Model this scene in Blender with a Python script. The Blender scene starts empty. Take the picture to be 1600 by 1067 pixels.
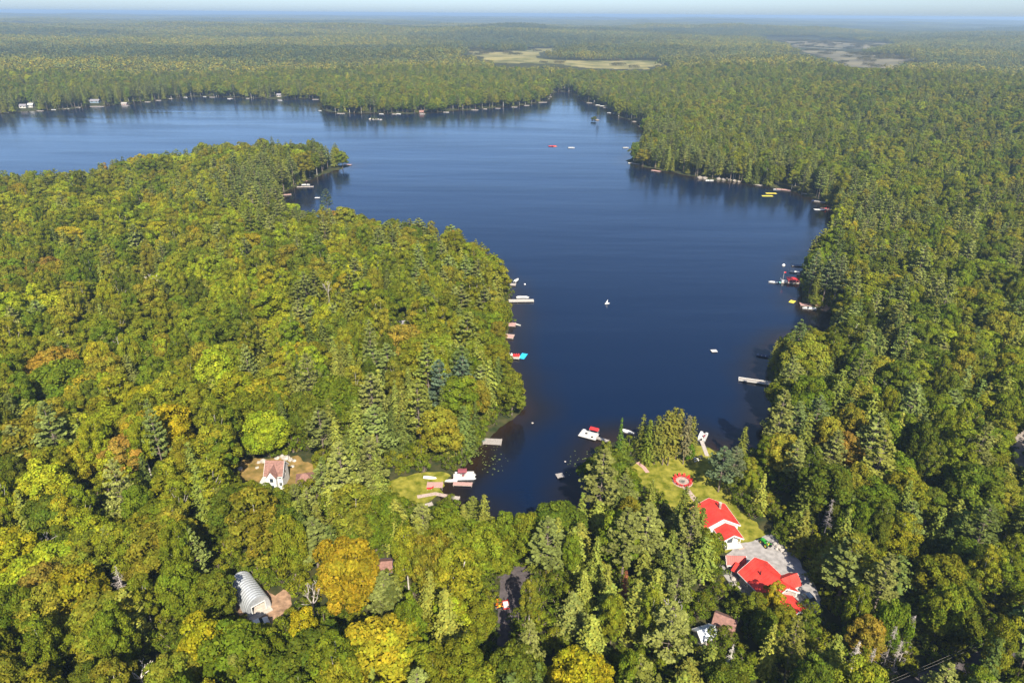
import bpy, bmesh, math, random
import numpy as np
from mathutils import Matrix, Vector
random.seed(7); rng = np.random.default_rng(7)
SC = bpy.context.scene
COL = SC.collection

# ------------------------------------------------------------------ camera, light, exposure
CAM_H = 120.0; PITCH = math.radians(25.62); ROLL = math.radians(.43); FPX = 1066.67
_X0 = np.array([1, 0, 0.]); _F = np.array([0, math.cos(PITCH), -math.sin(PITCH)]); _U0 = np.array([0, math.sin(PITCH), math.cos(PITCH)])
_R = math.cos(ROLL)*_X0 + math.sin(ROLL)*_U0; _U = -math.sin(ROLL)*_X0 + math.cos(ROLL)*_U0
cd = bpy.data.cameras.new('camera'); cam = bpy.data.objects.new('camera', cd); COL.objects.link(cam)
cd.sensor_width = 36; cd.lens = 24; cd.clip_start = 1; cd.clip_end = 90000
cam.matrix_world = Matrix(((_R[0], _U[0], -_F[0], 0), (_R[1], _U[1], -_F[1], 0), (_R[2], _U[2], -_F[2], CAM_H), (0, 0, 0, 1)))
SC.camera = cam
SUN_EL, SUN_AZ = math.radians(43), math.radians(166)          # azimuth clockwise from +Y: behind the camera, a touch to its right
world = bpy.data.worlds.new('World'); SC.world = world; world.use_nodes = True
wn = world.node_tree; bg = wn.nodes['Background']
sky = wn.nodes.new('ShaderNodeTexSky'); sky.sky_type = 'NISHITA'; sky.sun_disc = False
sky.sun_elevation = SUN_EL; sky.sun_rotation = SUN_AZ; sky.altitude = 400; sky.air_density = .7; sky.dust_density = 1.5; sky.ozone_density = 4.5
wn.links.new(sky.outputs[0], bg.inputs[0]); bg.inputs[1].default_value = .103
sl = bpy.data.lights.new('sun', 'SUN'); sl.energy = 5.0; sl.angle = math.radians(.53); sl.color = (1, .925, .77)
so = bpy.data.objects.new('sun', sl); COL.objects.link(so)
_sd = Vector((math.sin(SUN_AZ)*math.cos(SUN_EL), math.cos(SUN_AZ)*math.cos(SUN_EL), math.sin(SUN_EL)))
so.rotation_euler = _sd.to_track_quat('Z', 'Y').to_euler(); so.location = (0, -200, 300)
vs = SC.view_settings; vs.view_transform = 'Standard'; vs.look = 'None'; vs.gamma = 1; vs.use_curve_mapping = False
vs.exposure = 1.17
SC.render.engine = 'CYCLES'
cy = SC.cycles; cy.max_bounces = 6; cy.diffuse_bounces = 3; cy.glossy_bounces = 3; cy.transmission_bounces = 3
cy.transparent_max_bounces = 4; cy.volume_bounces = 0; cy.use_denoising = True; cy.caustics_reflective = False; cy.caustics_refractive = False

# ------------------------------------------------------------------ placing: photograph pixels <-> the place
def W(px, py, z=.8):
    d = _F*FPX + _R*(px-800) + _U*(533.5-py); t = (z-CAM_H)/d[2]
    return Vector((d[0]*t, d[1]*t, z))
def project(P):
    v = np.asarray(P, float) - np.array([0, 0, CAM_H]); z = v@_F; z = np.where(z < 1, 1, z)
    return 800 + FPX*(v@_R)/z, 533.5 - FPX*(v@_U)/z, FPX/z
def inpoly(x, y, poly):
    x = np.asarray(x, float); y = np.asarray(y, float); r = np.zeros(x.shape, bool); n = len(poly)
    for i in range(n):
        x0, y0 = poly[i][:2]; x1, y1 = poly[(i+1) % n][:2]
        if y0 == y1: continue
        r ^= ((y0 > y) != (y1 > y)) & (x < (x1-x0)*(y-y0)/(y1-y0)+x0)
    return r
def polydist(x, y, poly):
    x = np.asarray(x, float); y = np.asarray(y, float); m = np.full(x.shape, 1e18); n = len(poly)
    for i in range(n):
        ax, ay = poly[i][:2]; bx, by = poly[(i+1) % n][:2]; dx, dy = bx-ax, by-ay; L = dx*dx+dy*dy+1e-9
        t = np.clip(((x-ax)*dx+(y-ay)*dy)/L, 0, 1); m = np.minimum(m, (x-ax-t*dx)**2+(y-ay-t*dy)**2)
    return np.sqrt(m)
def hsh(i, j, s):
    v = np.sin(i*127.1+j*311.7+s*74.7)*43758.5453; return v-np.floor(v)
def noise(x, y, s=0):
    xi = np.floor(x); yi = np.floor(y); fx = x-xi; fy = y-yi; fx = fx*fx*(3-2*fx); fy = fy*fy*(3-2*fy)
    return (hsh(xi, yi, s)*(1-fx)+hsh(xi+1, yi, s)*fx)*(1-fy)+(hsh(xi, yi+1, s)*(1-fx)+hsh(xi+1, yi+1, s)*fx)*fy
def fbm(x, y, s=0): return .55*noise(x, y, s)+.3*noise(x*2.1, y*2.1, s+1)+.15*noise(x*4.3, y*4.3, s+2)
def sm(x): x = np.clip(x, 0, 1); return x*x*(3-2*x)

# shoreline: (px, py, height of what forms the edge there: 0 = the waterline itself, more = treetops hiding it)
SHORE = [(735, 775, 6), (760, 768, 13), (790, 777, 16), (838, 786, 16), (870, 762, 16), (902, 757, 15), (925, 750, 8), (930, 732, 2), (930, 700, 2), (955, 690, 0),
 (990, 686, 0), (1060, 689, 0), (1092, 688, 0), (1098, 693, 0), (1119, 704, 0), (1150, 708, 0), (1182, 705, 0), (1198, 690, 0), (1208, 665, 0), (1206, 640, 0), (1214, 618, 0), (1208, 604, 0),
 (1200, 592, 1), (1200, 560, 4), (1212, 530, 8), (1240, 512, 4), (1275, 513, 3), (1300, 512, 3), (1306, 500, 0), (1300, 488, 0), (1270, 483, 0), (1256, 478, 0), (1252, 466, 0), (1253, 448, 2),
 (1254, 420, 6), (1255, 385, 14), (1270, 362, 20), (1292, 348, 18), (1310, 334, 8), (1300, 325, 0), (1280, 314, 0), (1240, 300, 0), (1200, 292, 0), (1150, 286, 0), (1100, 280, 0), (1050, 270, 0), (1010, 262, 0),
 (978, 254, 0), (978, 240, 5), (984, 226, 14), (1000, 214, 14), (1010, 203, 4), (1004, 197, 0), (990, 189, 0), (966, 183, 0), (955, 176, 0), (945, 167, 0), (922, 161, 0), (908, 157, 0), (902, 150, 0), (895, 144.5, 0),
 (870, 144, 0), (860, 147, 0), (862, 155, 0), (845, 160, 0), (810, 166, 0), (770, 169, 0), (720, 173, 0), (680, 176, 0), (640, 178, 0), (580, 178, 0), (545, 178, 0), (515, 176, 0), (503, 171, 0), (502, 164, 2),
 (506, 156, 0), (490, 155, 0), (440, 156, 0), (380, 153, 0), (330, 151, 0), (290, 152, 0), (250, 157, 0), (200, 163, 0), (150, 167, 0), (100, 171, 0), (50, 175, 0), (0, 178, 0), (-100, 186, 0), (-300, 203, 0), (-340, 250, 0),
 (-300, 292, 17), (-100, 275, 17), (0, 262, 17), (60, 266, 17), (110, 262, 17), (170, 250, 17), (200, 240, 18), (290, 229, 19), (320, 221, 20), (380, 214, 22), (420, 212, 22), (480, 215, 22), (520, 221, 20), (545, 236, 12), (547, 256, 2), (545, 262, 0), (520, 268, 0), (490, 279, 0), (466, 291, 0),
 (440, 303, 0), (436, 311, 1), (470, 320, 15), (510, 318, 17), (560, 325, 17), (620, 335, 17), (680, 345, 17), (720, 355, 16), (760, 380, 14), (780, 402, 12), (797, 440, 6), (800, 470, 2), (798, 505, 1), (790, 530, 1), (786, 556, 1), (800, 582, 4), (814, 612, 4), (819, 630, 2), (808, 651, 0),
 (782, 668, 0), (766, 684, 0), (745, 700, 1), (728, 724, 1), (712, 742, 0), (702, 750, 0), (690, 760, 0), (684, 772, 0), (695, 778, 2)]
LAKE = [tuple(W(a, b, h))[:2] for a, b, h in SHORE]
WATER_VIS = [(a, b) for a, b, h in SHORE]
def shore(x, y):
    d = polydist(x, y, LAKE); return np.where(inpoly(x, y, LAKE), -d, d)
def ground(x, y, d=None):
    x = np.asarray(x, float); y = np.asarray(y, float)
    if d is None: d = shore(x, y)
    r = np.hypot(x, y)
    z = np.where(d < 0, np.maximum(-2.5, d*.35), .8*sm(d/3))
    z = z + 9*sm((d-95)/350)*(.25+fbm(x/260, y/260, 3))*sm((r-180)/250)
    z = z + 20*sm((d-50)/380)*sm((r-760)/350)*np.clip(fbm(x/420, y/300, 23)*1.6-.25, 0, 1)
    z = z + 75*sm((r-1700)/1800)*np.maximum(0, fbm(x/1300, y/620, 9)-.34) + 30*sm((r-5000)/9000)*fbm(x/4200, y/2200, 14)
    return z
def gz(x, y): return float(ground(np.array([x]), np.array([y]))[0])
def Wg(px, py):                                              # the point of the ground seen at a pixel
    p = W(px, py, 0)
    for _ in range(6): p = W(px, py, max(0, gz(p.x, p.y)))
    return p

# ------------------------------------------------------------------ materials
def mat(name, col, rough=.7, spec=.3, metal=0, var=.12, scale=3., bump=0., col2=None, emit=None):
    m = bpy.data.materials.new(name); m.use_nodes = True; n = m.node_tree; b = n.nodes['Principled BSDF']
    b.inputs['Roughness'].default_value = rough; b.inputs['Specular IOR Level'].default_value = spec; b.inputs['Metallic'].default_value = metal
    tc = n.nodes.new('ShaderNodeTexCoord'); t = n.nodes.new('ShaderNodeTexNoise'); t.inputs['Scale'].default_value = scale; t.inputs['Detail'].default_value = 5
    n.links.new(tc.outputs['Object'], t.inputs['Vector'])
    r = n.nodes.new('ShaderNodeValToRGB'); c = np.array(col)
    a = c*(1-var*1.6); z = np.array(col2) if col2 else np.minimum(c*(1+var*1.6), 1)
    r.color_ramp.elements[0].position = .3; r.color_ramp.elements[1].position = .7
    r.color_ramp.elements[0].color = (*a, 1); r.color_ramp.elements[1].color = (*z, 1)
    n.links.new(t.outputs['Fac'], r.inputs[0]); n.links.new(r.outputs[0], b.inputs['Base Color'])
    if bump:
        bp = n.nodes.new('ShaderNodeBump'); bp.inputs['Strength'].default_value = bump; bp.inputs['Distance'].default_value = .1
        n.links.new(t.outputs['Fac'], bp.inputs['Height']); n.links.new(bp.outputs[0], b.inputs['Normal'])
    return m
M = dict(
 red_roof=mat('red_roof', (.52, .042, .03), .5, .3, var=.2, scale=.45), red=mat('red_paint', (.55, .03, .03), .5), brown_roof=mat('brown_roof', (.20, .105, .085), .85, var=.2, scale=2),
 white=mat('white_paint', (.60, .59, .57), .5, var=.04), offwhite=mat('offwhite', (.50, .48, .45), .6, var=.08), dark=mat('dark', (.02, .02, .022), .5), glass=mat('window_glass', (.03, .04, .05), .08, .6),
 grey=mat('grey_wood', (.30, .27, .245), .85, var=.2, scale=4), pale=mat('pale_wood', (.37, .32, .28), .8, var=.18, scale=4), pink=mat('pink_stain', (.42, .25, .22), .8, var=.15, scale=4), brown=mat('brown_wood', (.16, .09, .055), .85, var=.2),
 steel=mat('galvanised_steel', (.46, .48, .51), .42, .5, metal=.5, var=.07, scale=1.5), greyroof=mat('grey_roof', (.19, .18, .20), .8, var=.15), blueroof=mat('blue_white_roof', (.55, .58, .63), .5, var=.12, scale=2),
 green=mat('green_paint', (.03, .30, .02), .4, .5, var=.05), yellow=mat('yellow_paint', (.62, .50, .06), .5, var=.05), orange=mat('orange_paint', (.75, .20, .01), .4, .5, var=.08), maroon=mat('maroon_canvas', (.22, .06, .07), .8),
 blue=mat('cyan_vinyl', (.03, .42, .72), .5, var=.06), navy=mat('navy_paint', (.03, .05, .12), .4), teal=mat('teal_plastic', (.03, .34, .30), .5), rubber=mat('rubber', (.02, .02, .02), .8), carblue=mat('blue_grey_paint', (.16, .22, .28), .25, .6, var=.04),
 rock=mat('rock', (.22, .19, .16), .9, var=.3, scale=1.5, bump=.6), palerock=mat('pale_rock', (.36, .325, .29), .9, var=.25, scale=1.5, bump=.5), bark=mat('bark', (.16, .125, .10), .95, var=.3, scale=2, bump=.5), palebark=mat('pale_bark', (.42, .38, .33), .9, var=.25, scale=2),
 dead=mat('dead_wood', (.33, .29, .27), .9, var=.2, scale=2), bone=mat('bleached_wood', (.56, .50, .44), .9, var=.15, scale=2), ash=mat('ash', (.10, .09, .085), 1), concrete=mat('concrete', (.42, .37, .32), .9, var=.15, scale=1.5),
 lawn=mat('lawn_grass', (.17, .205, .012), 1, .05, var=.35, scale=.55, bump=.4, col2=(.27, .24, .04)), gravel=mat('pale_gravel', (.27, .25, .24), .95, var=.15, scale=.9, bump=.4), asphalt=mat('asphalt', (.075, .062, .065), .9, var=.2, scale=1), dirt=mat('dirt', (.26, .16, .10), 1, var=.3, scale=.8, bump=.4),
 roadm=mat('gravel_road', (.28, .235, .205), .95, var=.2, scale=.6, bump=.3), pave=mat('pink_paving', (.36, .27, .23), .9, var=.15, scale=2.), meadow=mat('meadow_grass', (.13, .15, .045), 1, .05, var=.3, scale=.022, col2=(.28, .235, .10)), wet=mat('grey_wetland', (.13, .125, .085), 1, .05, var=.25, scale=.012, col2=(.19, .165, .105)), pad=mat('lily_pad', (.10, .13, .03), .5, var=.3, scale=.5),
)
# forest floor: leaf litter and undergrowth
gm = bpy.data.materials.new('forest_floor'); gm.use_nodes = True; n = gm.node_tree; b = n.nodes['Principled BSDF']; b.inputs['Roughness'].default_value = 1; b.inputs['Specular IOR Level'].default_value = .1
g = n.nodes.new('ShaderNodeNewGeometry'); t = n.nodes.new('ShaderNodeTexNoise'); t.inputs['Scale'].default_value = .35; t.inputs['Detail'].default_value = 8
r = n.nodes.new('ShaderNodeValToRGB'); e = r.color_ramp.elements; e[0].position = .35; e[0].color = (.018, .028, .009, 1); e[1].position = .65; e[1].color = (.06, .055, .022, 1)
n.links.new(g.outputs['Position'], t.inputs['Vector']); n.links.new(t.outputs['Fac'], r.inputs[0]); n.links.new(r.outputs[0], b.inputs['Base Color'])
# foliage: the tree's own hue (tint) times the leaf clump's own variation
def leafmat(name, trans=.26):
    m = bpy.data.materials.new(name); m.use_nodes = True; n = m.node_tree; n.nodes.remove(n.nodes['Principled BSDF']); out = n.nodes['Material Output']
    a = n.nodes.new('ShaderNodeAttribute'); a.attribute_type = 'INSTANCER'; a.attribute_name = 'tint'
    v = n.nodes.new('ShaderNodeAttribute'); v.attribute_type = 'GEOMETRY'; v.attribute_name = 'clump'
    x = n.nodes.new('ShaderNodeMix'); x.data_type = 'RGBA'; x.blend_type = 'MULTIPLY'; x.inputs[0].default_value = 1
    n.links.new(a.outputs['Color'], x.inputs[6]); n.links.new(v.outputs['Color'], x.inputs[7])
    d = n.nodes.new('ShaderNodeBsdfDiffuse'); tr = n.nodes.new('ShaderNodeBsdfTranslucent'); mx = n.nodes.new('ShaderNodeMixShader'); mx.inputs[0].default_value = trans
    n.links.new(x.outputs[2], d.inputs[0]); n.links.new(x.outputs[2], tr.inputs[0]); n.links.new(d.outputs[0], mx.inputs[1]); n.links.new(tr.outputs[0], mx.inputs[2]); n.links.new(mx.outputs[0], out.inputs[0])
    return m
LEAF = leafmat('foliage'); NEEDLE = leafmat('needles', .10)
# water
wm = bpy.data.materials.new('lake_water'); wm.use_nodes = True; n = wm.node_tree; b = n.nodes['Principled BSDF']
b.inputs['Roughness'].default_value = .14; b.inputs['IOR'].default_value = 1.333; b.inputs['Specular IOR Level'].default_value = .5
g = n.nodes.new('ShaderNodeNewGeometry'); mp = n.nodes.new('ShaderNodeMapping'); mp.inputs['Scale'].default_value = (.35, .8, 1); t = n.nodes.new('ShaderNodeTexNoise'); t.inputs['Scale'].default_value = 1.1; t.inputs['Detail'].default_value = 4
bp = n.nodes.new('ShaderNodeBump'); bp.inputs['Strength'].default_value = .35; bp.inputs['Distance'].default_value = .12
n.links.new(g.outputs['Position'], mp.inputs[0]); n.links.new(mp.outputs[0], t.inputs['Vector']); n.links.new(t.outputs['Fac'], bp.inputs['Height']); n.links.new(bp.outputs[0], b.inputs['Normal'])
t2 = n.nodes.new('ShaderNodeTexNoise'); t2.inputs['Scale'].default_value = .02; t2.inputs['Detail'].default_value = 5; mp2 = n.nodes.new('ShaderNodeMapping'); mp2.inputs['Scale'].default_value = (.28, 1.5, 1); n.links.new(g.outputs['Position'], mp2.inputs[0])
mr = n.nodes.new('ShaderNodeMapRange'); mr.inputs[1].default_value = .35; mr.inputs[2].default_value = .65; mr.inputs[3].default_value = .06; mr.inputs[4].default_value = .19
n.links.new(mp2.outputs[0], t2.inputs['Vector']); n.links.new(t2.outputs['Fac'], mr.inputs[0]); n.links.new(mr.outputs[0], b.inputs['Roughness'])
b2 = n.nodes.new('ShaderNodeBump'); b2.inputs['Strength'].default_value = .3; b2.inputs['Distance'].default_value = 1.6; n.links.new(t2.outputs['Fac'], b2.inputs['Height']); n.links.new(b2.outputs[0], bp.inputs['Normal'])

da = n.nodes.new('ShaderNodeAttribute'); da.attribute_name = 'shallows_and_reflection'; cr = n.nodes.new('ShaderNodeValToRGB'); e = cr.color_ramp.elements
e[0].position = 0; e[0].color = (.020, .011, .005, 1); e[1].position = 1; e[1].color = (.0016, .0078, .028, 1); q = cr.color_ramp.elements.new(.4); q.color = (.008, .0075, .010, 1)  # brown towards shore: shallow bottom, plus dark tree reflections painted into the water colour
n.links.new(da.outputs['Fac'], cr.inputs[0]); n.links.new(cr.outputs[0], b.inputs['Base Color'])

# ------------------------------------------------------------------ mesh helpers
class MB:
    def __init__(s): s.v = []; s.f = []
    def add(s, vs, fs): o = len(s.v); s.v += [tuple(p) for p in vs]; s.f += [tuple(i+o for i in f) for f in fs]; return s
    def box(s, x0, x1, y0, y1, z0, z1):
        return s.add([(x, y, z) for z in (z0, z1) for y in (y0, y1) for x in (x0, x1)], [(0, 2, 3, 1), (4, 5, 7, 6), (0, 1, 5, 4), (2, 6, 7, 3), (0, 4, 6, 2), (1, 3, 7, 5)])
    def tube(s, a, b, r0, r1=None, n=6):
        r1 = r0 if r1 is None else r1; a = Vector(a); b = Vector(b); d = (b-a).normalized(); u = d.orthogonal().normalized(); w = d.cross(u)
        vs = [a+(u*math.cos(2*math.pi*i/n)+w*math.sin(2*math.pi*i/n))*r0 for i in range(n)]+[b+(u*math.cos(2*math.pi*i/n)+w*math.sin(2*math.pi*i/n))*r1 for i in range(n)]
        return s.add(vs, [(i, (i+1) % n, n+(i+1) % n, n+i) for i in range(n)]+[tuple(range(n-1, -1, -1)), tuple(range(n, 2*n))])
    def prism(s, pts, z0, z1):
        n = len(pts); return s.add([(*p, z0) for p in pts]+[(*p, z1) for p in pts], [(i, (i+1) % n, n+(i+1) % n, n+i) for i in range(n)]+[tuple(range(n-1, -1, -1)), tuple(range(n, 2*n))])
    def slab(s, q, th):                                       # a quad given by four corners, thickened downwards
        q = [Vector(p) for p in q]; nn = (q[1]-q[0]).cross(q[3]-q[0]).normalized(); nn = nn if nn.z > 0 else -nn
        lo = [p-nn*th for p in q]; return s.add(q+lo, [(0, 1, 2, 3), (7, 6, 5, 4), (0, 4, 5, 1), (1, 5, 6, 2), (2, 6, 7, 3), (3, 7, 4, 0)])
    def rock(s, c, r, sq=.6, sub=1):
        bm = bmesh.new(); bmesh.ops.create_icosphere(bm, subdivisions=sub, radius=1); k = random.random()*99
        vs = []
        for v in bm.verts:
            f = .75+.5*hsh(round(v.co.x*9+k), round(v.co.y*9), round(v.co.z*9)); vs.append((c[0]+v.co.x*r*f, c[1]+v.co.y*r*f, c[2]+v.co.z*r*f*sq))
        fs = [tuple(v.index for v in f.verts) for f in bm.faces]; bm.free(); return s.add(vs, fs)
def mesh(name, mb, m, smooth=False):
    me = bpy.data.meshes.new(name); me.from_pydata(mb.v, [], mb.f); me.materials.append(m)
    if smooth: me.polygons.foreach_set('use_smooth', [True]*len(me.polygons))
    else:
        bm = bmesh.new(); bm.from_mesh(me); bmesh.ops.recalc_face_normals(bm, faces=bm.faces); bm.to_mesh(me); bm.free()
    return me
def obj(name, mb, m, parent=None, label=None, smooth=False, kind=None):
    o = bpy.data.objects.new(name, mb if isinstance(mb, bpy.types.Mesh) else mesh(name, mb, m, smooth)); COL.objects.link(o)
    if parent: o.parent = parent
    if label: o['label'] = label
    if kind: o['kind'] = kind
    return o
def tag(o, label, cat, group=None):
    o['label'] = label; o['category'] = cat
    if group: o['group'] = group
    return o
def thing(name, label, cat, loc=(0, 0, 0), rz=0, group=None):
    o = bpy.data.objects.new(name, None); COL.objects.link(o); o.location = loc; o.rotation_euler = (0, 0, rz); o.empty_display_size = .5
    return tag(o, label, cat, group)
def dup(src, loc, rz, label, group=None, scale=None):
    r = src.copy(); COL.objects.link(r); r.location = loc; r.rotation_euler = (0, 0, rz); r['label'] = label
    if group: r['group'] = group
    if scale: r.scale = scale
    for ch in list(src.children):
        c = ch.copy(); COL.objects.link(c); c.parent = r
        for gch in list(ch.children): d = gch.copy(); COL.objects.link(d); d.parent = c
    return r
def structure(name, mb, m, smooth=False): return obj(name, mb, m, kind='structure', smooth=smooth)
def ang(a, b): return math.atan2(b[1]-a[1], b[0]-a[0])

# ------------------------------------------------------------------ ground, lake, haze
def build_ground():
    th = np.concatenate([np.radians(np.linspace(-62, 62, 520)), np.radians(np.linspace(66, 294, 58))]); rr = np.concatenate([[8.], np.geomspace(60, 42000, 330)])
    T, R_ = np.meshgrid(th, rr); X = R_*np.sin(T); Y = R_*np.cos(T); Z = ground(X.ravel(), Y.ravel()); nt, nr = len(th), len(rr)
    V = np.stack([X.ravel(), Y.ravel(), Z], 1); i, j = np.meshgrid(np.arange(nr-1), np.arange(nt), indexing='ij'); i = i.ravel(); j = j.ravel(); j2 = (j+1) % nt
    Fq = np.stack([i*nt+j, (i+1)*nt+j, (i+1)*nt+j2, i*nt+j2], 1)[:, ::-1]
    me = bpy.data.meshes.new('ground'); me.from_pydata(V.tolist(), [], [tuple(range(nt))]+Fq.tolist()); me.materials.append(gm); me.polygons.foreach_set('use_smooth', [True]*len(me.polygons))
    obj('ground', me, None, kind='structure')
build_ground()
xs = [p[0] for p in LAKE]; ys = [p[1] for p in LAKE]
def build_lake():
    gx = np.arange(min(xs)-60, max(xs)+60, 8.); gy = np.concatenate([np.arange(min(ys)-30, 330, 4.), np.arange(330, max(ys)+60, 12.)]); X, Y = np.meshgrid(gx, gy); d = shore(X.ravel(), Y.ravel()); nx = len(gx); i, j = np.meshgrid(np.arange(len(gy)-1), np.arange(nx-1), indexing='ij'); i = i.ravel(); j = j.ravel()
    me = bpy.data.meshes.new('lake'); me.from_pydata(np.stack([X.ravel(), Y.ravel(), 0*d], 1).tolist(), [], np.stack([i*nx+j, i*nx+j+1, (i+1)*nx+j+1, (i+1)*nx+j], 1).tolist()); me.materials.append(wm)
    at = me.attributes.new('shallows_and_reflection', 'FLOAT', 'POINT'); at.data.foreach_set('value', np.clip(-d/15+.35*(fbm(X.ravel()/14, Y.ravel()/14, 55)-.5), 0, 1).astype(np.float32)); obj('lake', me, None, kind='structure')
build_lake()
hm = bpy.data.materials.new('haze_air'); hm.use_nodes = True; n = hm.node_tree; n.nodes.remove(n.nodes['Principled BSDF']); pv = n.nodes.new('ShaderNodeVolumePrincipled')
pv.inputs['Color'].default_value = (.56, .77, 1.0, 1); pv.inputs['Density'].default_value = .00014; pv.inputs['Density Attribute'].default_value = ''; pv.inputs['Anisotropy'].default_value = .25
n.links.new(pv.outputs[0], n.nodes['Material Output'].inputs['Volume'])
try: hm.cycles.homogeneous_volume = True
except Exception: pass
mb = MB(); mb.box(-45000, 45000, -45000, 45000, -4, 126); obj('haze', mb, hm, kind='stuff')

# sheets laid on the flat ground near the lake (each a few mm above the one below)
def sheet(name, pxs, m, z, h=None):
    p = [W(*q[:2], z) for q in pxs]
    if h:
        r_ = []
        for i in range(len(p)):
            a, b = p[i], p[(i+1) % len(p)]; k = max(1, int((b-a).length/1.1))
            for j in range(k): q = a.lerp(b, j/k); r_.append(q+Vector((float(noise(q.x*.6, q.y*.6, 5))-.5, float(noise(q.x*.6, q.y*.6, 6))-.5, 0))*2*h)
        p = r_
    mb = MB(); mb.add([(v.x, v.y, z) for v in p], [tuple(range(len(p)))]); structure(name, mb, m); return [(v.x, v.y) for v in p]
def strip(name, pxs, w, m, z):
    p = [W(*q, z) for q in pxs]; L = []; R_ = []
    for i, v in enumerate(p):
        d = (p[min(i+1, len(p)-1)]-p[max(i-1, 0)]).normalized(); s = Vector((-d.y, d.x, 0))*w/2; L.append(v+s); R_.append(v-s)
    mb = MB(); k = len(p); mb.add(L+R_, [(i, i+1, k+i+1, k+i) for i in range(k-1)]); structure(name, mb, m); return [(v.x, v.y) for v in L+R_[::-1]]
SHEETS = []
SHEETS.append(sheet('lawn', [(968, 735), (1003, 712), (1040, 700), (1085, 697), (1100, 698), (1118, 708), (1140, 716), (1128, 735), (1140, 765), (1160, 800), (1200, 838), (1185, 848), (1150, 858), (1118, 862), (1100, 845), (1085, 815), (1052, 800), (1015, 765), (985, 750)], M['lawn'], .806, 1.1))
SHEETS.append(sheet('driveway', [(1148, 852), (1175, 846), (1205, 836), (1222, 848), (1250, 880), (1275, 915), (1288, 955), (1255, 962), (1215, 930), (1170, 930), (1140, 915), (1128, 885), (1135, 868)], M['gravel'], .811, .7))
SHEETS.append(sheet('lawn', [(606, 756), (620, 747), (650, 740), (698, 737), (704, 745), (694, 756), (686, 775), (662, 790), (640, 796), (618, 782)], M['lawn'], .806, 1.1))
SHEETS.append(sheet('clearing', [(368, 724), (400, 716), (430, 710), (460, 714), (500, 728), (500, 745), (470, 765), (425, 785), (385, 765), (368, 745)], mat('dry_grass', (.20, .17, .04), 1, .05, var=.35, scale=.4, col2=(.30, .19, .07)), .806, 1.5))
SHEETS.append(sheet('forecourt', [(360, 905), (384, 900), (425, 925), (440, 922), (462, 926), (458, 945), (440, 968), (415, 990), (390, 985), (365, 950)], M['dirt'], .806, 1.2))
SHEETS.append(sheet('driveway', [(772, 890), (790, 883), (830, 884), (842, 900), (820, 930), (805, 1000), (800, 1067), (775, 1067), (778, 960), (782, 910)], M['asphalt'], .806))
SHEETS.append(strip('road', [(1670, 880), (1636, 820), (1612, 775), (1600, 735), (1590, 700), (1588, 660), (1600, 610), (1620, 560)], 3.8, M['roadm'], .806))
SHEETS.append(strip('road', [(1300, 1110), (1400, 1078), (1450, 1062), (1520, 1036), (1580, 1012), (1680, 970)], 3.6, M['asphalt'], .806))
strip('footpath', [(1070, 760), (1080, 773), (1092, 788)], 1.5, M['pave'], .812)
strip('footpath', [(1137, 832), (1147, 843), (1160, 858)], 1.6, M['pave'], .817)
strip('footpath', [(996, 722), (1006, 730), (1012, 738)], 1.2, M['pink'], .812)
strip('footpath', [(652, 776), (680, 771), (700, 775)], 1.4, M['pave'], .812)
PIT = W(1066.5, 752.5)
mb = MB(); mb.prism([(PIT.x+2.85*math.cos(a*math.pi/8), PIT.y+2.85*math.sin(a*math.pi/8)) for a in range(16)], .7, .83); structure('patio', mb, M['pave'])
def drape(name, pxs, m, cell, lift):
    w = [Wg(*q) for q in pxs]; poly = [(p.x, p.y) for p in w]; X, Y = np.meshgrid(np.arange(min(p[0] for p in poly), max(p[0] for p in poly), cell), np.arange(min(p[1] for p in poly), max(p[1] for p in poly), cell))
    Z = ground(X.ravel(), Y.ravel()).reshape(X.shape)+lift; ny, nx = X.shape; mb = MB(); cx = X[:-1, :-1]+cell/2; cyy = Y[:-1, :-1]+cell/2; ins = inpoly(cx, cyy, poly)
    mb.v = list(map(tuple, np.stack([X.ravel(), Y.ravel(), Z.ravel()], 1))); mb.f = [(i*nx+j, i*nx+j+1, (i+1)*nx+j+1, (i+1)*nx+j) for i in range(ny-1) for j in range(nx-1) if ins[i, j]]
    structure(name, mb, m); return poly
MEADOW = [(722, 78), (780, 83), (815, 82), (850, 76.5), (880, 75), (866, 80), (842, 84), (838, 91), (870, 95), (1000, 95), (1040, 99), (1012, 110), (940, 108), (870, 106), (800, 102), (760, 95)]
WETA = [(1185, 59), (1260, 59), (1400, 70), (1340, 77), (1250, 75)]; WETB = [(1232, 79), (1330, 84), (1430, 91), (1395, 106), (1330, 105), (1290, 90)]
FARCLEARPX = [MEADOW, WETA, WETB]
FARCLEAR = [drape('meadow', MEADOW, M['meadow'], 14, .4), drape('wetland', WETA, M['wet'], 30, .4), drape('wetland', WETB, M['wet'], 20, .4)]
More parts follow.
